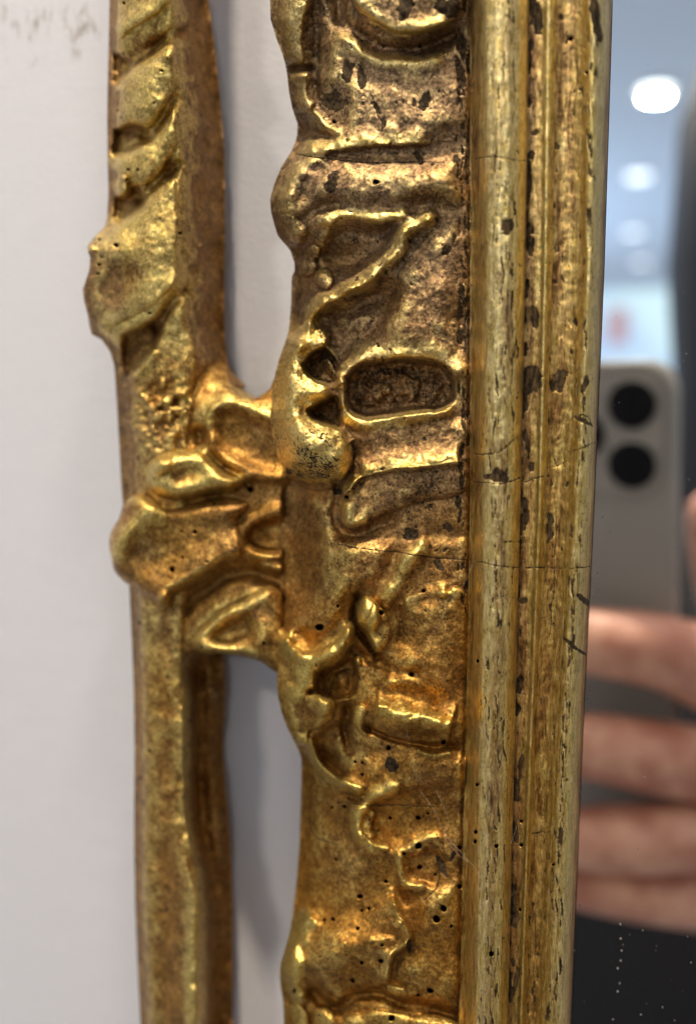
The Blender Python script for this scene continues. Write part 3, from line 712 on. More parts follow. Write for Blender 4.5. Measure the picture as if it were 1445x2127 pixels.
# flat with flaked edge and raised fillet
R, t = mould('flat', [kx(('k2', 'k3'), 0.3), kx('k3'), kx(('k3', 'k4'), 0.5), kx('k4'), kx(('k4', 'k5'), 0.5), kx('k5'), kx(('k5', 'k6'), 0.12)],
              [25.6, 25.5, 25.5, 25.8, 26.6, 26.0, 25.0], [0.15, 0.2, 0.3, 0.6, 1.0, 0.85, 0.5], [0.20, 0.12, 0.05, 0.0, 0.0, 0.0, 0.04], [0.6, 0.6, 0.7, 0.8, 0.5, 0.8, 0.9], 300)
for i in range(80):
    a = rng.integers(0, R.X.shape[0]); b = int(np.clip(abs(rng.normal(0, 0.22)), 0, 0.5) * (R.X.shape[1] - 1)); R.chip(R.X[a, b], R.Y[a, b], rng.uniform(3, 10), rng.uniform(8, 34), rng.uniform(-8, 8), 0.85)
R.chip(1105, 790, 22, 34, 0, 0.9); R.chip(1110, 20, 14, 60, -10, 0.9)
for (x, y) in [(1085, 180), (1098, 500)]: R.chip(x, y, 9, 40, -6, 0.85)
R.rough(0.18, 26, 333, sstep(0.5 - t, 0, 0.3), 2)
for pts in [[(1090, 1000), (1130, 990)], [(1090, 1182), (1130, 1182)]]: R.line(pts, 1.8, 0.9)
for (x, y, r) in [(1080, 1755, 3.5), (1080, 1707, 3), (1080, 1891, 2.5)]: R.worm(x, y, r)
strip_object('fillet_moulding', R, GILT_RUN, FR)
# cove
R, t = mould('cove', [kx(('k5', 'k6'), 0.06), kx(('k5', 'k6'), 0.35), kx(('k5', 'k6'), 0.7), kx(('k5', 'k6'), 1.0), kx(('k6', 'k7'), 0.14)],
              [25.0, 24.3, 24.4, 25.2, 25.9], [0.45, 0.35, 0.4, 0.65, 0.8], [0.04, 0.12, 0.1, 0.04, 0.05], [0.8, 0.9, 0.9, 0.7, 0.6], 400)
for i in range(200):
    a = rng.integers(0, R.X.shape[0]); b = rng.integers(0, R.X.shape[1]); R.chip(R.X[a, b], R.Y[a, b], rng.uniform(1.5, 4.5), rng.uniform(3, 14), rng.uniform(-25, 25), rng.uniform(0.3, 0.7))
for pts in [[(1120, 980), (1160, 968), (1180, 955)], [(1125, 1182), (1190, 1181)], [(1090, 1735), (1130, 1728), (1160, 1722)], [(1105, 1870), (1110, 1960), (1106, 2050)], [(1155, 1050), (1150, 1200), (1142, 1320)]]: R.line(pts, 1.5, 0.85)
R.chip(1160, 790, 16, 26, 20, 0.9); R.chip(1140, 470, 8, 9, 0, 0.5); R.chip(1154, 305, 8, 12, 0, 0.8); R.chip(1195, 668, 5, 9, 0, 0.8); R.chip(1186, 729, 5, 7, 0, 0.9); R.chip(1140, 1090, 10, 40, 0, 0.6)
R.rough(0.10, 16, 434, 1, 2)
for (x, y, r) in [(1184, 81, 3.5), (1215, 153, 3)]: R.worm(x, y, r)
strip_object('cove_moulding', R, GILT_RUN, FR)
# sight bead next to the glass
R, t = mould('sight', [kx(('k6', 'k7'), 0.08), kx(('k6', 'k7'), 0.3), kx(('k6', 'k7'), 0.55), kx(('k6', 'k7'), 0.8), kx('k7'), kx(('k7', 'k8'), 0.45), kx(('k7', 'k8'), 0.72), kx('k8')],
              [25.4, 26.4, 26.9, 26.4, 24.9, 23.2, 19.0, 13.2], [0.75, 0.95, 0.9, 0.9, 0.85, 0.7, 0.35, 0.15], [0.04, 0.20, 0.32, 0.28, 0.14, 0.06, 0.2, 0.3], [0.5, 0.4, 0.4, 0.4, 0.6, 0.7, 0.7, 0.7], 500)
for i in range(200):
    a = rng.integers(0, R.X.shape[0]); f = np.clip(rng.normal(0.36, 0.14), 0, 0.7); b = int(f * (R.X.shape[1] - 1)); R.chip(R.X[a, b], R.Y[a, b], rng.uniform(1.0, 3.0), rng.uniform(5, 30), rng.uniform(-5, 5), rng.uniform(0.4, 0.8))
R.chip(1236, 30, 12, 60, -10, 0.95); R.chip(1246, 75, 6, 20, 0, 0.95); R.chip(1213, 800, 7, 26, 20, 0.8); R.chip(1210, 1245, 6, 26, -50, 0.9); R.chip(1190, 1340, 5, 36, -50, 0.9); R.chip(1205, 870, 5, 22, -60, 0.8)
for pts in [[(1195, 860), (1220, 866), (1228, 885)], [(1185, 935), (1210, 930), (1232, 918)], [(1180, 1182), (1225, 1180)]]: R.line(pts, 1.5, 0.9)
for (x, y, r) in [(1216, 153, 3.5), (1151, 1626, 3.5), (1151, 1798, 3)]: R.worm(x, y, r)
strip_object('sight_moulding', R, GILT_RUN, FR)

# ---- carved leaf bridge between bar and band
out = [(400, 690), (452, 692), (466, 722), (471, 765), (480, 798), (493, 816), (515, 828), (535, 822), (560, 806), (575, 784), (640, 800), (650, 1000), (664, 1100), (664, 1200), (640, 1260), (606, 1310), (592, 1404), (578, 1399), (545, 1379), (504, 1365), (462, 1359), (430, 1358), (400, 1353), (384, 1362), (366, 1352), (330, 1300), (318, 1256), (292, 1234), (262, 1210), (238, 1180), (226, 1143), (229, 1112), (245, 1075), (260, 1044), (280, 1028), (301, 1022), (299, 1000), (302, 976), (312, 955), (330, 940), (310, 925), (300, 890), (320, 830), (350, 760)]
st = 2.0
gx, gy = np.meshgrid(np.arange(216, 700, st), np.arange(680, 1412, st))
base = np.interp(gx, [216, 300, 400, 470, 590, 680], [14.5, 16.2, 16.6, 16.4, 15.6, 12.0])
R = Relief(gx, gy, base)
R.warm[:] = 0.85 + 0.2 * vnoise(gx, gy, 60, 71, 2); R.gold[:] = 0.10
flare = sstep(gy + 0.35 * (gx - 430), 730, 845)
R.Hh = np.interp(gx, [216, 398, 470, 600], [15.6, 16.0, 2.5, 1.0]) * (1 - flare) + base * flare
R.Hh -= 2.0 * np.exp(-(((gx - 520) / 40) ** 2 + ((gy - 806) / 16) ** 2)); R.base = R.Hh.copy()
# upper shell
R.fill([(424, 880), (438, 842), (470, 828), (507, 836), (545, 853), (600, 890), (610, 990), (545, 1000), (490, 980), (445, 945), (424, 910)], 2.2, 30, dome=True)
R.fill([(446, 872), (462, 850), (500, 850), (545, 868), (600, 905), (600, 975), (545, 980), (505, 962), (468, 932), (448, 900)], -2.4, 34)
R.ridge([(432, 900), (430, 876), (442, 846), (467, 832), (505, 839), (540, 857), (575, 886)], 0.7, 18, 12, 0.75)
R.ridge([(424, 905), (452, 941), (494, 971), (545, 996)], 0.9, 14, 13, 0.3)
R.groove([(414, 895), (418, 930), (440, 955), (480, 984), (520, 1004)], 1.8, 9, 0.22)
R.ridge([(425, 790), (460, 800), (500, 826)], 0.9, 16, 16, 0.5)
# gold curl
R.fill([(298, 1000), (301, 972), (316, 948), (345, 936), (395, 934), (425, 922), (442, 945), (472, 975), (525, 990), (505, 1010), (440, 1026), (380, 1040), (335, 1036), (308, 1020)], 4.0, 36, dome=True, gold=0.7)
R.fill([(352, 988), (372, 973), (402, 966), (424, 985), (402, 1002), (368, 1006)], -0.9, 24, gold=0.4)
R.ridge([(398, 946), (355, 950), (326, 970), (324, 998), (347, 1016), (390, 1014), (440, 1004), (505, 997)], 0.45, 18, 18, 1.0, taper=0.08)
R.groove([(296, 1014), (318, 1034), (350, 1048), (400, 1042), (450, 1032)], 2.0, 9, 0.15)
# large leaf
R.fill([(301, 1024), (272, 1030), (250, 1062), (230, 1105), (222, 1143), (234, 1182), (258, 1210), (290, 1236), (325, 1254), (365, 1232), (412, 1200), (465, 1170), (505, 1148), (495, 1085), (510, 1046), (430, 1040), (350, 1048)], 4.4, 44, dome=True, gold=0.16)
R.ridge([(355, 1054), (306, 1066), (272, 1092), (249, 1120), (238, 1148), (240, 1180)], 0.8, 22, 15, 0.9)
R.fill([(345, 1075), (400, 1062), (470, 1072), (480, 1110), (455, 1142), (380, 1180), (310, 1200), (268, 1176), (264, 1140), (290, 1104)], -1.7, 60)
R.ridge([(500, 1146), (446, 1168), (393, 1199), (352, 1226), (334, 1250)], 1.0, 20, 9, 0.4)
R.blob(341, 1252, 21, 23, 0, 2.6, 0.35)
R.ridge([(262, 1042), (290, 1040), (330, 1050)], 0.6, 16, 14, 0.7)
# eye hollow on the right
R.fill([(480, 1130), (492, 1090), (530, 1060), (592, 1052), (592, 1190), (540, 1180), (500, 1160)], 1.6, 26, dome=True)
R.fill([(515, 1128), (522, 1100), (548, 1082), (586, 1080), (586, 1140), (548, 1146)], -3.0, 15, dark=0.18)
R.ridge([(530, 1152), (560, 1156), (588, 1158)], 0.8, 7, 7, 0.4); R.ridge([(540, 1176), (562, 1178), (588, 1180)], 0.8, 7, 7, 0.4)
R.groove([(540, 1166), (588, 1168)], 0.9, 5, 0.2)
R.groove([(360, 1275), (420, 1232), (490, 1190), (540, 1195), (580, 1205)], 2.0, 16, 0.1)
# lower leaf
R.fill([(396, 1352), (404, 1322), (430, 1292), (475, 1260), (523, 1236), (580, 1224), (600, 1400), (545, 1380), (504, 1366), (440, 1360)], 2.8, 30, dome=True, gold=0.3)
R.ridge([(404, 1348), (412, 1322), (436, 1296), (480, 1267), (525, 1243), (572, 1232)], 0.9, 17, 12, 0.95)
R.ridge([(404, 1344), (446, 1350), (504, 1356), (545, 1366)], 0.8, 14, 12, 0.95)
R.fill([(440, 1318), (478, 1288), (520, 1278), (524, 1310), (492, 1338), (450, 1338)], -2.4, 22, dark=0.15)
R.ridge([(520, 1280), (545, 1310), (540, 1345)], 0.8, 14, 14, 0.5)
for ax in (0, 1):
    for _ in range(10):
        q = np.pad(R.Hh, [(1, 1) if z == ax else (0, 0) for z in (0, 1)], 'edge')
        R.Hh = (np.take(q, np.arange(0, q.shape[ax] - 2), ax) + 2 * R.Hh + np.take(q, np.arange(2, q.shape[ax]), ax)) / 4
R.blob(335, 968, 30, 22, -35, 1.6, 0.95, p=3.0); R.blob(262, 1120, 34, 60, 25, 1.4, p=4.0)
edge = sstep(gx, 582, 604) * sstep(gy, 1000, 1040)
R.Hh -= 6 * edge
R.rough(0.4, 50, 72, 1, 2); R.rough(0.14, 14, 73, 1, 3)
for (x, y, r) in [(522, 1018, 6), (403, 1106, 4), (359, 1181, 5), (443, 1048, 3), (430, 1165, 2.5), (378, 1160, 2.5), (315, 1290, 3), (548, 1335, 3), (378, 1105, 2)]: R.worm(x, y, r)
for i in range(60): R.chip(rng.uniform(240, 590), rng.uniform(830, 1380), rng.uniform(2, 5), rng.uniform(2, 5), rng.uniform(0, 180), 0.5)
idx, sd = R.sdist(out, 600)
SD = np.full(gx.shape, -1e3); SD[idx] = sd
inside = SD > 0
cell = inside[:-1, :-1] | inside[1:, :-1] | inside[1:, 1:] | inside[:-1, 1:]
gyy, gxx = np.gradient(SD, st)
ln = np.hypot(gxx, gyy) + 1e-9
mv = (SD <= 0)
gx2 = gx + np.where(mv, -SD * gxx / ln, 0); gy2 = gy + np.where(mv, -SD * gyy / ln, 0)
R.Hh -= 1.6 * (1 - np.sqrt(np.clip(1 - (1 - np.clip(SD / 14, 0, 1)) ** 2, 0, 1))) 
P = at(gx2, gy2, (R.base + (R.Hh - R.base) * 1.1) * 1e-3)
ii = np.arange(gx.size).reshape(gx.shape)
Fc = np.stack([ii[:-1, :-1], ii[1:, :-1], ii[1:, 1:], ii[:-1, 1:]], -1)[cell]
used = np.zeros(gx.size, bool); used[Fc.ravel()] = True
remap = -np.ones(gx.size, int); remap[used] = np.arange(used.sum())
V = P.reshape(-1, 3)[used]; Fc = remap[Fc]
tone = np.stack([R.gold, R.dark, R.warm], -1).reshape(-1, 3)[used]; hl = R.hole.reshape(-1)[used]
# carry the outline back towards the wall
E = np.concatenate([Fc[:, [0, 1]], Fc[:, [1, 2]], Fc[:, [2, 3]], Fc[:, [3, 0]]])
key = np.sort(E, 1); k1 = key[:, 0].astype(np.int64) * len(V) + key[:, 1]
u, inv, cnt = np.unique(k1, return_inverse=True, return_counts=True)
be = E[cnt[inv] == 1]
bv = np.unique(be); loc = -np.ones(len(V), int); loc[bv] = np.arange(len(bv)) + len(V)
Vb = V[bv].copy(); Vb[:, 1] = -0.006
cen = V.mean(0); Vb[:, 0] += np.sign(cen[0] - Vb[:, 0]) * 0.0006; Vb[:, 2] += np.sign(cen[2] - Vb[:, 2]) * 0.0006
Fs = np.stack([be[:, 1], be[:, 0], loc[be[:, 0]], loc[be[:, 1]]], 1)
make_mesh('leaf_bridge', np.vstack([V, Vb]), np.vstack([Fc, Fs]), GILT, FR, np.vstack([tone, tone[bv]]), np.concatenate([hl, hl[bv]]))

# ---- mirror glass
km = NT('mirror_silvering')
vm = km.coord()
rgh = km.math('MULTIPLY', km.ramp(km.noise(vm, 60, 6, 0.7), 0.5, 0.9), 0.02)
mm = km.done(None, **{'Base Color': (0.86, 0.88, 0.88), 'Metallic': 1.0, 'Roughness': rgh})
g = at(np.array([1150.0]), np.array([1000.0]), MIRROR_H)[0]
x0 = float(at(1120, 2600, MIRROR_H)[0]) - 0.004
gl = quad('mirror_glass', [(x0, -MIRROR_H, -0.22), (x0 + 0.26, -MIRROR_H, -0.22), (x0 + 0.26, -MIRROR_H, 0.2), (x0, -MIRROR_H, 0.2)], mm)
del gl['kind']; gl.parent = FR

# ------------------------------------------------------------------ what the glass shows: phone, hand, person, ceiling lamps
kp = NT('phone_back_glass'); phone_mat = kp.done(None, **{'Base Color': (0.25, 0.235, 0.215), 'Roughness': 0.45, 'Metallic': 0.0})
kp = NT('phone_lens_black'); lens_mat = kp.done(None, **{'Base Color': (0.006, 0.006, 0.008), 'Roughness': 0.4, 'Specular IOR Level': 0.1})
kp = NT('phone_steel_rim'); rim_mat = kp.done(None, **{'Base Color': (0.30, 0.28, 0.25), 'Roughness': 0.3, 'Metallic': 1.0})
def cframe(a, b, c):   # right, up, forward of the camera
    return CAM + a * RGT + b * UPV + c * FWD
PH = empty('smartphone', tuple(cframe(-0.020, -0.133, -0.006)), 'taupe smartphone with two round lenses, reflected in the mirror', 'phone')
def local(o, parent):
    o.parent = parent; o.matrix_parent_inverse = parent.matrix_world.inverted()
bpy.context.view_layer.update()
def rounded_slab(name, x0, x1, z0, z1, c0, c1, rad, mat, n=10, bev=0.0008):
    bm = bmesh.new(); ring = []
    for (cx, cz, a0) in ((x1 - rad, z1 - rad, 0), (x0 + rad, z1 - rad, 90), (x0 + rad, z0 + rad, 180), (x1 - rad, z0 + rad, 270)):
        for i in range(n + 1):
            a = math.radians(a0 + 90 * i / n); ring.append((cx + rad * math.cos(a), cz + rad * math.sin(a)))
    lay = []
    cx, cz = (x0 + x1) / 2, (z0 + z1) / 2
    for (c, inset) in ((c1, bev), (c1 - bev, 0), (c0 + bev, 0), (c0, bev)):
        lay.append([bm.verts.new(cframe(x + math.copysign(inset, cx - x), z + math.copysign(inset, cz - z), c)) for x, z in ring])
    N = len(ring)
    for A, Bq in zip(lay[:-1], lay[1:]):
        for i in range(N): bm.faces.new((A[i], A[(i + 1) % N], Bq[(i + 1) % N], Bq[i]))
    bm.faces.new(lay[0][::-1]); bm.faces.new(lay[-1])
    bmesh.ops.recalc_face_normals(bm, faces=bm.faces)
    me = bpy.data.meshes.new(name); bm.to_mesh(me); bm.free(); me.materials.append(mat)
    o = bpy.data.objects.new(name, me); COL.objects.link(o); local(o, PH); return o
rounded_slab('body', -0.060, 0.0132, -0.150, 0.0138, -0.0115, -0.0032, 0.011, phone_mat)
rounded_slab('camera_plate', -0.0270, 0.0102, -0.0300, 0.0108, -0.0031, -0.0026, 0.009, phone_mat)
def disc(name, cx, cz, r, c0, c1, mat):
    return rounded_slab(name, cx - r, cx + r, cz - r, cz + r, c0, c1, r * 0.999, mat, 12, 0.0003)
for (lx, lz) in ((0, 0), (0, -0.0195), (-0.0165, -0.0098)):
    lens = disc('lens', lx, lz, 0.0077, -0.00255, -0.0015, lens_mat)
    rim = disc('rim', lx, lz, 0.0084, -0.00258, -0.0021, rim_mat); rim.parent = lens; rim.matrix_parent_inverse = Matrix()
disc('flash', -0.0165, 0.004, 0.0027, -0.0023, -0.0019, plain('phone_flash', (0.5, 0.48, 0.4), 0.3))

# hand: one continuous skinned mesh
skin = NT('skin'); vk = skin.coord()
ns = skin.ramp(skin.noise(vk, 70, 4), 0.35, 0.65)
skin_mat = skin.done(skin.bump(skin.noise(vk, 900, 4), 0.0002, 0.4), **{'Base Color': skin.mix(ns, (0.44, 0.18, 0.12), (0.66, 0.36, 0.25)), 'Roughness': 0.5, 'Subsurface Weight': 0.12, 'Subsurface Radius': (0.004, 0.0015, 0.0008), 'Subsurface Scale': 0.5})
cloth_mat = plain('black_cloth', (0.012, 0.012, 0.014), 0.9)
hair_mat = plain('dark_hair', (0.016, 0.016, 0.022), 0.5)
sv, se, sr = [], [], []
def node(px, py, dist, r, link=None):
    sv.append(tuple(behind(px, py, dist))); sr.append(r)
    if link is not None: se.append((link, len(sv) - 1))
    return len(sv) - 1
wrist = node(1700, 1900, 0.235, 0.024)
palm = node(1660, 1700, 0.215, 0.022, wrist)
fing = [
    [(1560, 1440, 0.192, .0130), (1475, 1392, 0.163, .0125), (1380, 1352, 0.150, .0105), (1270, 1335, 0.147, .0100), (1150, 1325, 0.149, .0085), (1080, 1328, 0.152, .0065)],
    [(1565, 1600, 0.194, .0125), (1480, 1590, 0.163, .0112), (1370, 1575, 0.149, .0104), (1250, 1552, 0.146, .0098), (1120, 1535, 0.148, .0085), (1040, 1530, 0.151, .0065)],
    [(1560, 1745, 0.194, .0120), (1480, 1742, 0.163, .0108), (1370, 1742, 0.150, .0102), (1250, 1744, 0.147, .0098), (1130, 1738, 0.149, .0082), (1060, 1735, 0.152, .0062)],
    [(1560, 1880, 0.196, .0105), (1485, 1874, 0.166, .0090), (1390, 1864, 0.153, .0084), (1280, 1850, 0.151, .0080), (1180, 1836, 0.153, .0068), (1120, 1830, 0.155, .0052)]]
for f in fing:
    last = palm
    for (px, py, d, r) in f: last = node(px, py, d + 0.008, r, last)
last = node(1640, 1500, 0.225, .0170, palm)
for (px, py, d, r) in [(1570, 1330, 0.212, .0135), (1515, 1190, 0.203, .0115), (1490, 1090, 0.198, .0100), (1474, 1010, 0.196, .0070)]: last = node(px, py, d, r, last)
fore = node(1860, 2250, 0.330, .030, wrist)
elbow = node(2050, 2800, 0.480, .042, fore)
hm = bpy.data.meshes.new('person'); hm.from_pydata(sv, se, [])
person = bpy.data.objects.new('person', hm); COL.objects.link(person)
md = person.modifiers.new('Skin', 'SKIN'); md.use_smooth_shade = True
for i, r in enumerate(sr): hm.skin_vertices[0].data[i].radius = (r * 1.24, r * 1.24)
hm.skin_vertices[0].data[wrist].use_root = True
sb = person.modifiers.new('Sub', 'SUBSURF'); sb.levels = sb.render_levels = 2
hm.materials.append(skin_mat)
person['label'] = 'person in black holding up the phone, seen reflected in the mirror'; person['category'] = 'person'
# clothing and hair as rounded tubes of rings, children of the person
def loft(name, stations, mat, seg=28):
    bm = bmesh.new(); rings = []
    for (c, ax, ay, rx, ry) in stations:
        c = Vector(c); rings.append([bm.verts.new(c + Vector(ax) * rx * math.cos(2 * math.pi * i / seg) + Vector(ay) * ry * math.sin(2 * math.pi * i / seg)) for i in range(seg)])
    for A, Bq in zip(rings[:-1], rings[1:]):
        for i in range(seg): bm.faces.new((A[i], A[(i + 1) % seg], Bq[(i + 1) % seg], Bq[i]))
    bm.faces.new(rings[0][::-1]); bm.faces.new(rings[-1]); bmesh.ops.recalc_face_normals(bm, faces=bm.faces)
    for f in bm.faces: f.smooth = True
    me = bpy.data.meshes.new(name); bm.to_mesh(me); bm.free(); me.materials.append(mat)
    o = bpy.data.objects.new(name, me); COL.objects.link(o); o.parent = person; return o
tx, ty = float(behind(1560, 2600, 0.52)[0]), -0.52 - MIRROR_H
XA, YA = (1, 0, 0), (0, 1, 0)
loft('shirt', [((tx, ty, -0.72), XA, YA, 0.17, 0.11), ((tx, ty, -0.45), XA, YA, 0.18, 0.12), ((tx, ty + 0.01, -0.22), XA, YA, 0.20, 0.125), ((tx, ty + 0.01, -0.12), XA, YA, 0.19, 0.11), ((tx + 0.01, ty, -0.075), XA, YA, 0.13, 0.085), ((tx + 0.015, ty - 0.01, -0.05), XA, YA, 0.065, 0.06)], cloth_mat)
hx, hy = float(behind(1672, 500, 0.50)[0]), -0.52 - MIRROR_H
loft('hair', [((hx, hy, -0.14), XA, YA, 0.070, 0.055), ((hx, hy, -0.05), XA, YA, 0.076, 0.065), ((hx, hy, 0.02), XA, YA, 0.074, 0.080), ((hx, hy, 0.09), XA, YA, 0.080, 0.092), ((hx + 0.004, hy - 0.005, 0.18), XA, YA, 0.080, 0.088), ((hx + 0.01, hy - 0.01, 0.245), XA, YA, 0.066, 0.072), ((hx + 0.012, hy - 0.01, 0.28), XA, YA, 0.035, 0.04), ((hx + 0.012, hy - 0.01, 0.29), XA, YA, 0.01, 0.012)], hair_mat)

# ceiling, far wall, lit shop front and ceiling lamps of the reflection
kc = NT('white_ceiling'); ceil_mat = kc.done(None, **{'Base Color': kc.mix(kc.noise(kc.coord(), 0.6, 3), (0.76, 0.84, 0.96), (0.80, 0.87, 0.97)), 'Roughness': 0.9})
quad('ceiling', [(-6, 0.0, CEIL_Z), (6, 0.0, CEIL_Z), (6, -14, CEIL_Z), (-6, -14, CEIL_Z)], ceil_mat)
def emit(name, col, s):
    m = bpy.data.materials.new(name); m.use_nodes = True; t = m.node_tree; t.nodes.clear()
    e = t.nodes.new('ShaderNodeEmission'); e.inputs[0].default_value = (*col, 1); e.inputs[1].default_value = s
    o = t.nodes.new('ShaderNodeOutputMaterial'); t.links.new(e.outputs[0], o.inputs[0]); return m
lamp_on = emit('lamp_diffuser_lit', (0.94, 1.0, 1.0), 5.0)
lamp_rim = plain('lamp_trim_white', (0.8, 0.8, 0.8), 0.4)
def cyl(name, r0, r1, z0, z1, mat, parent, seg=40):
    bm = bmesh.new()
    A = [bm.verts.new((r0 * math.cos(2 * math.pi * i / seg), r0 * math.sin(2 * math.pi * i / seg), z0)) for i in range(seg)]
    Bq = [bm.verts.new((r1 * math.cos(2 * math.pi * i / seg), r1 * math.sin(2 * math.pi * i / seg), z1)) for i in range(seg)]
    for i in range(seg): bm.faces.new((A[i], A[(i + 1) % seg], Bq[(i + 1) % seg], Bq[i]))
    bm.faces.new(A[::-1]); bm.faces.new(Bq); bmesh.ops.recalc_face_normals(bm, faces=bm.faces)
    me = bpy.data.meshes.new(name); bm.to_mesh(me); bm.free(); me.materials.append(mat)
    o = bpy.data.objects.new(name, me); COL.objects.link(o); o.parent = parent; return o
names = ['brightest round ceiling lamp, largest in the mirror reflection', 'second round ceiling lamp, paler, below the brightest in the mirror', 'third round ceiling lamp, faint disc in the mirror', 'lowest faint round ceiling lamp in the mirror, above the bright shop']
proto = None
for i, (px, py, r) in enumerate([(1361, 190, 0.062), (1325, 366, 0.08), (1314, 483, 0.08), (1330, 545, 0.08)]):
    d = rays(px, py); t = (CEIL_Z - 0.02) / d[2]; p = CAM + t * d; p[1] = -2 * MIRROR_H - p[1]
    lp = empty('ceiling_lamp', tuple(p), names[i], 'lamp', 'round lamps in the ceiling')
    if i < 1: area_lamp('lamp_light', tuple(p - np.array([0, 0, 0.02])), tuple(p - np.array([0, 0, 1.0])), 0.08, 32, (0.86, 0.95, 1.0))
    if proto is None:
        a = cyl('trim', r + 0.02, r + 0.015, 0.003, 0.018, lamp_rim, lp); b = cyl('diffuser', r - 0.01, r, -0.012, 0.002, lamp_on, lp); proto = (a, b, r)
    else:
        for q in proto[:2]:
            c = q.copy(); COL.objects.link(c); c.parent = lp
        c.data = c.data.copy(); c.data.materials[0] = emit('lamp_diffuser_dim', (0.82, 0.90, 1.0), (0, 3.2, 2.6, 2.4)[i])
# far end: bright shop front seen under the ceiling
kf = NT('shop_front_glow')
vf = kf.coord((1, 1, 1)); nf = kf.noise(vf, 1.1, 2)
FY = -11.0
e = kf.n('ShaderNodeEmission')
colf = kf.mix(kf.ramp(nf, 0.35, 0.65), (0.50, 0.68, 0.95), (0.70, 0.92, 1.0))
kf.put(e.inputs[0], colf); e.inputs[1].default_value = 1.15
kf.t.links.new(e.outputs[0], kf.out.inputs[0])
z_hi = float(behind(1320, 590, 11.0)[2]); z_lo = float(behind(1320, 800, 11.0)[2])
quad('back_wall', [(-6, FY, z_lo - 0.3), (6, FY, z_lo - 0.3), (6, FY, CEIL_Z), (-6, FY, CEIL_Z)], ceil_mat)
sp = empty('shop_window', (0.6, FY + 0.02, z_lo), 'bright blurred bluish shop window at the end of the reflected room', 'window')
def child_quad(name, pts, mat, parent):
    o = quad(name, pts, mat); del o['kind']; local(o, parent); return o
bpy.context.view_layer.update()
child_quad('pane', [(-2.5, FY + 0.02, z_lo), (3.0, FY + 0.02, z_lo), (3.0, FY + 0.02, z_hi), (-2.5, FY + 0.02, z_hi)], kf.m, sp)
a = behind(1262, 640, 10.9); b = behind(1302, 715, 10.9)
rp = child_quad('poster', [(a[0], FY + 0.06, b[2]), (b[0], FY + 0.06, b[2]), (b[0], FY + 0.06, a[2]), (a[0], FY + 0.06, a[2])], emit('red_lit_poster', (0.74, 0.48, 0.52), 0.8), sp)
rp['label'] = 'small red lit poster'

# ------------------------------------------------------------------ dust on the glass, cobweb on the carving
def specks(name, pts, mat, label, cat):
    bm = bmesh.new()
    for (p, r) in pts:
        res = bmesh.ops.create_icosphere(bm, subdivisions=1, radius=r)
        M = Matrix.Translation(Vector([float(c) for c in p])) @ Matrix.Diagonal((random.uniform(0.7, 1.2), 0.4, random.uniform(0.7, 1.2), 1))
        bmesh.ops.transform(bm, matrix=M, verts=res['verts'])
    me = bpy.data.meshes.new(name); bm.to_mesh(me); bm.free(); me.materials.append(mat)
    o = bpy.data.objects.new(name, me); COL.objects.link(o); o['kind'] = 'stuff'; o['label'] = label; o['category'] = cat
    return o
dust_mat = plain('grey_dust', (0.30, 0.265, 0.24), 0.9)
sp_ = []
for (x, y, r) in [(1287, 1920, 4), (1288, 1950, 4.5), (1290, 1975, 3.5), (1288, 1996, 4.5), (1282, 2012, 5), (1282, 2060, 5), (1286, 2043, 3.5), (1203, 1881, 6), (1192, 1975, 4), (1188, 2013, 4.5), (1186, 2053, 4), (1334, 1933, 2.5), (1427, 1946, 2.5), (1434, 2000, 2.5), (1375, 2093, 3), (1400, 2120, 2.5), (1330, 2108, 3.5), (1272, 2118, 4), (1240, 1190, 3.5), (1242, 1203, 3.5), (1241, 1225, 4.5), (1240, 1243, 4.5), (1224, 1434, 4), (1221, 1450, 5), (1220, 1478, 4),
                  (1285, 836, 2.5), (1276, 842, 1.5), (1275, 920, 2), (1337, 1615, 3), (1270, 1782, 2.5), (1324, 1764, 3), (1400, 1375, 2), (1305, 1260, 2.5), (1250, 1074, 2.5), (1275, 1090, 3), (1420, 750, 2), (1424, 735, 2), (1410, 762, 2), (1420, 606, 2)]:
    sp_.append((at(x, y, MIRROR_H + 0.0001), r * 0.5 * 8.0e-5))
for i in range(150):
    x, y = rng.uniform(1200, 1445), rng.uniform(0, 2127)
    sp_.append((at(x, y, MIRROR_H + 0.0001), rng.lognormal(-0.45, 0.5) * 5.0e-5))
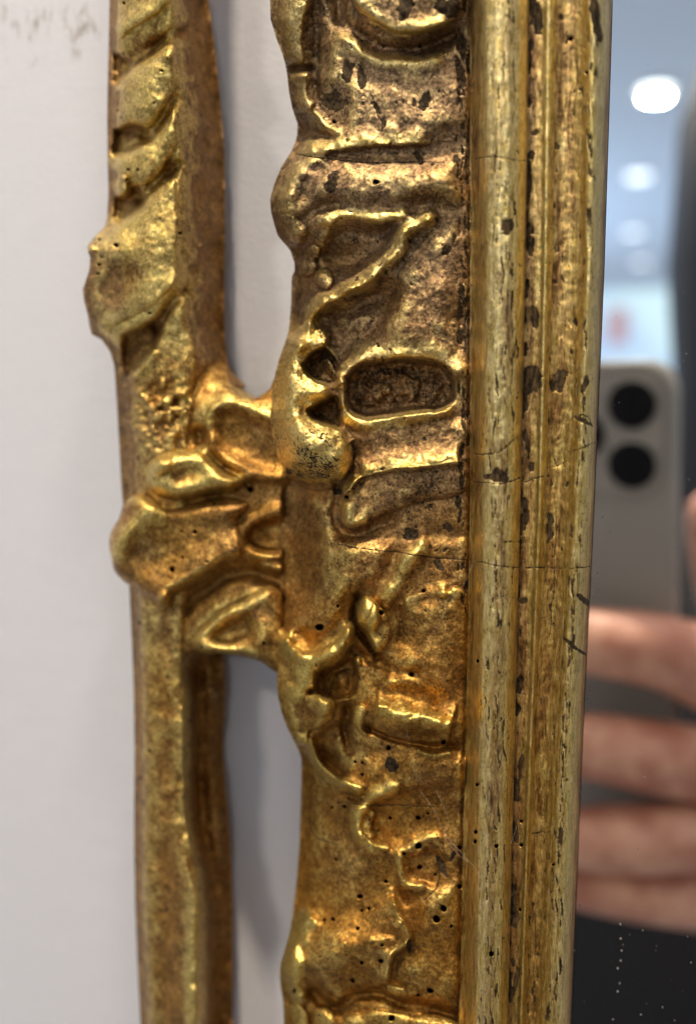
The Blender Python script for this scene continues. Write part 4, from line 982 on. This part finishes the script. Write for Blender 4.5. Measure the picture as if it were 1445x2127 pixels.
specks('dust', sp_, dust_mat, 'pale dust specks scattered on the mirror glass', 'dust')

def thread(name, lines, r, mat, label, cat):
    cu = bpy.data.curves.new(name, 'CURVE'); cu.dimensions = '3D'; cu.bevel_depth = r; cu.bevel_resolution = 1
    for L in lines:
        s = cu.splines.new('POLY'); s.points.add(len(L) - 1)
        for q, p in zip(s.points, L): q.co = (*[float(c) for c in p], 1)
    cu.materials.append(mat)
    o = bpy.data.objects.new(name, cu); COL.objects.link(o)
    bpy.context.view_layer.update()
    me = bpy.data.meshes.new_from_object(o.evaluated_get(bpy.context.evaluated_depsgraph_get()))
    bpy.data.objects.remove(o); o2 = bpy.data.objects.new(name, me); COL.objects.link(o2)
    o2['kind'] = 'stuff'; o2['label'] = label; o2['category'] = cat
    return o2
def th(pts, h0, h1):
    p = smooth_line(pts, 12); n = len(p)
    p = p + rng.normal(0, 0.8, p.shape)
    return at(p[:, 0], p[:, 1], np.linspace(h0, h1, n) * 1e-3)
lines = [th([(985, 1165), (960, 1220), (935, 1250), (890, 1330), (850, 1380)], 29, 27), th([(960, 1225), (930, 1245), (915, 1262)], 28, 27), th([(842, 1500), (850, 1560), (860, 1600), (880, 1630)], 27.5, 26.5), th([(870, 1640), (900, 1680), (930, 1740), (985, 1800)], 27, 28), th([(905, 1640), (930, 1700), (925, 1740), (955, 1780), (975, 1790)], 27, 28),
         th([(985, 1800), (1000, 1850), (995, 1950)], 30, 30), th([(1060, 1755), (1068, 1730), (1072, 1715)], 28, 28), th([(612, 1548), (598, 1552), (592, 1572), (588, 1580)], 20, 19), th([(608, 1545), (602, 1560), (595, 1566)], 20, 19.5), th([(1405, 1260), (1402, 1240), (1398, 1225)], 13.2, 13.2), th([(1260, 905), (1268, 900), (1272, 910)], 13.2, 13.2), th([(1258, 915), (1266, 908)], 13.2, 13.2)]
thread('cobweb', lines, 0.000012, plain('cobweb_silk', (0.5, 0.43, 0.34), 0.6), 'fine pale cobweb threads on the lower carved band', 'cobweb')
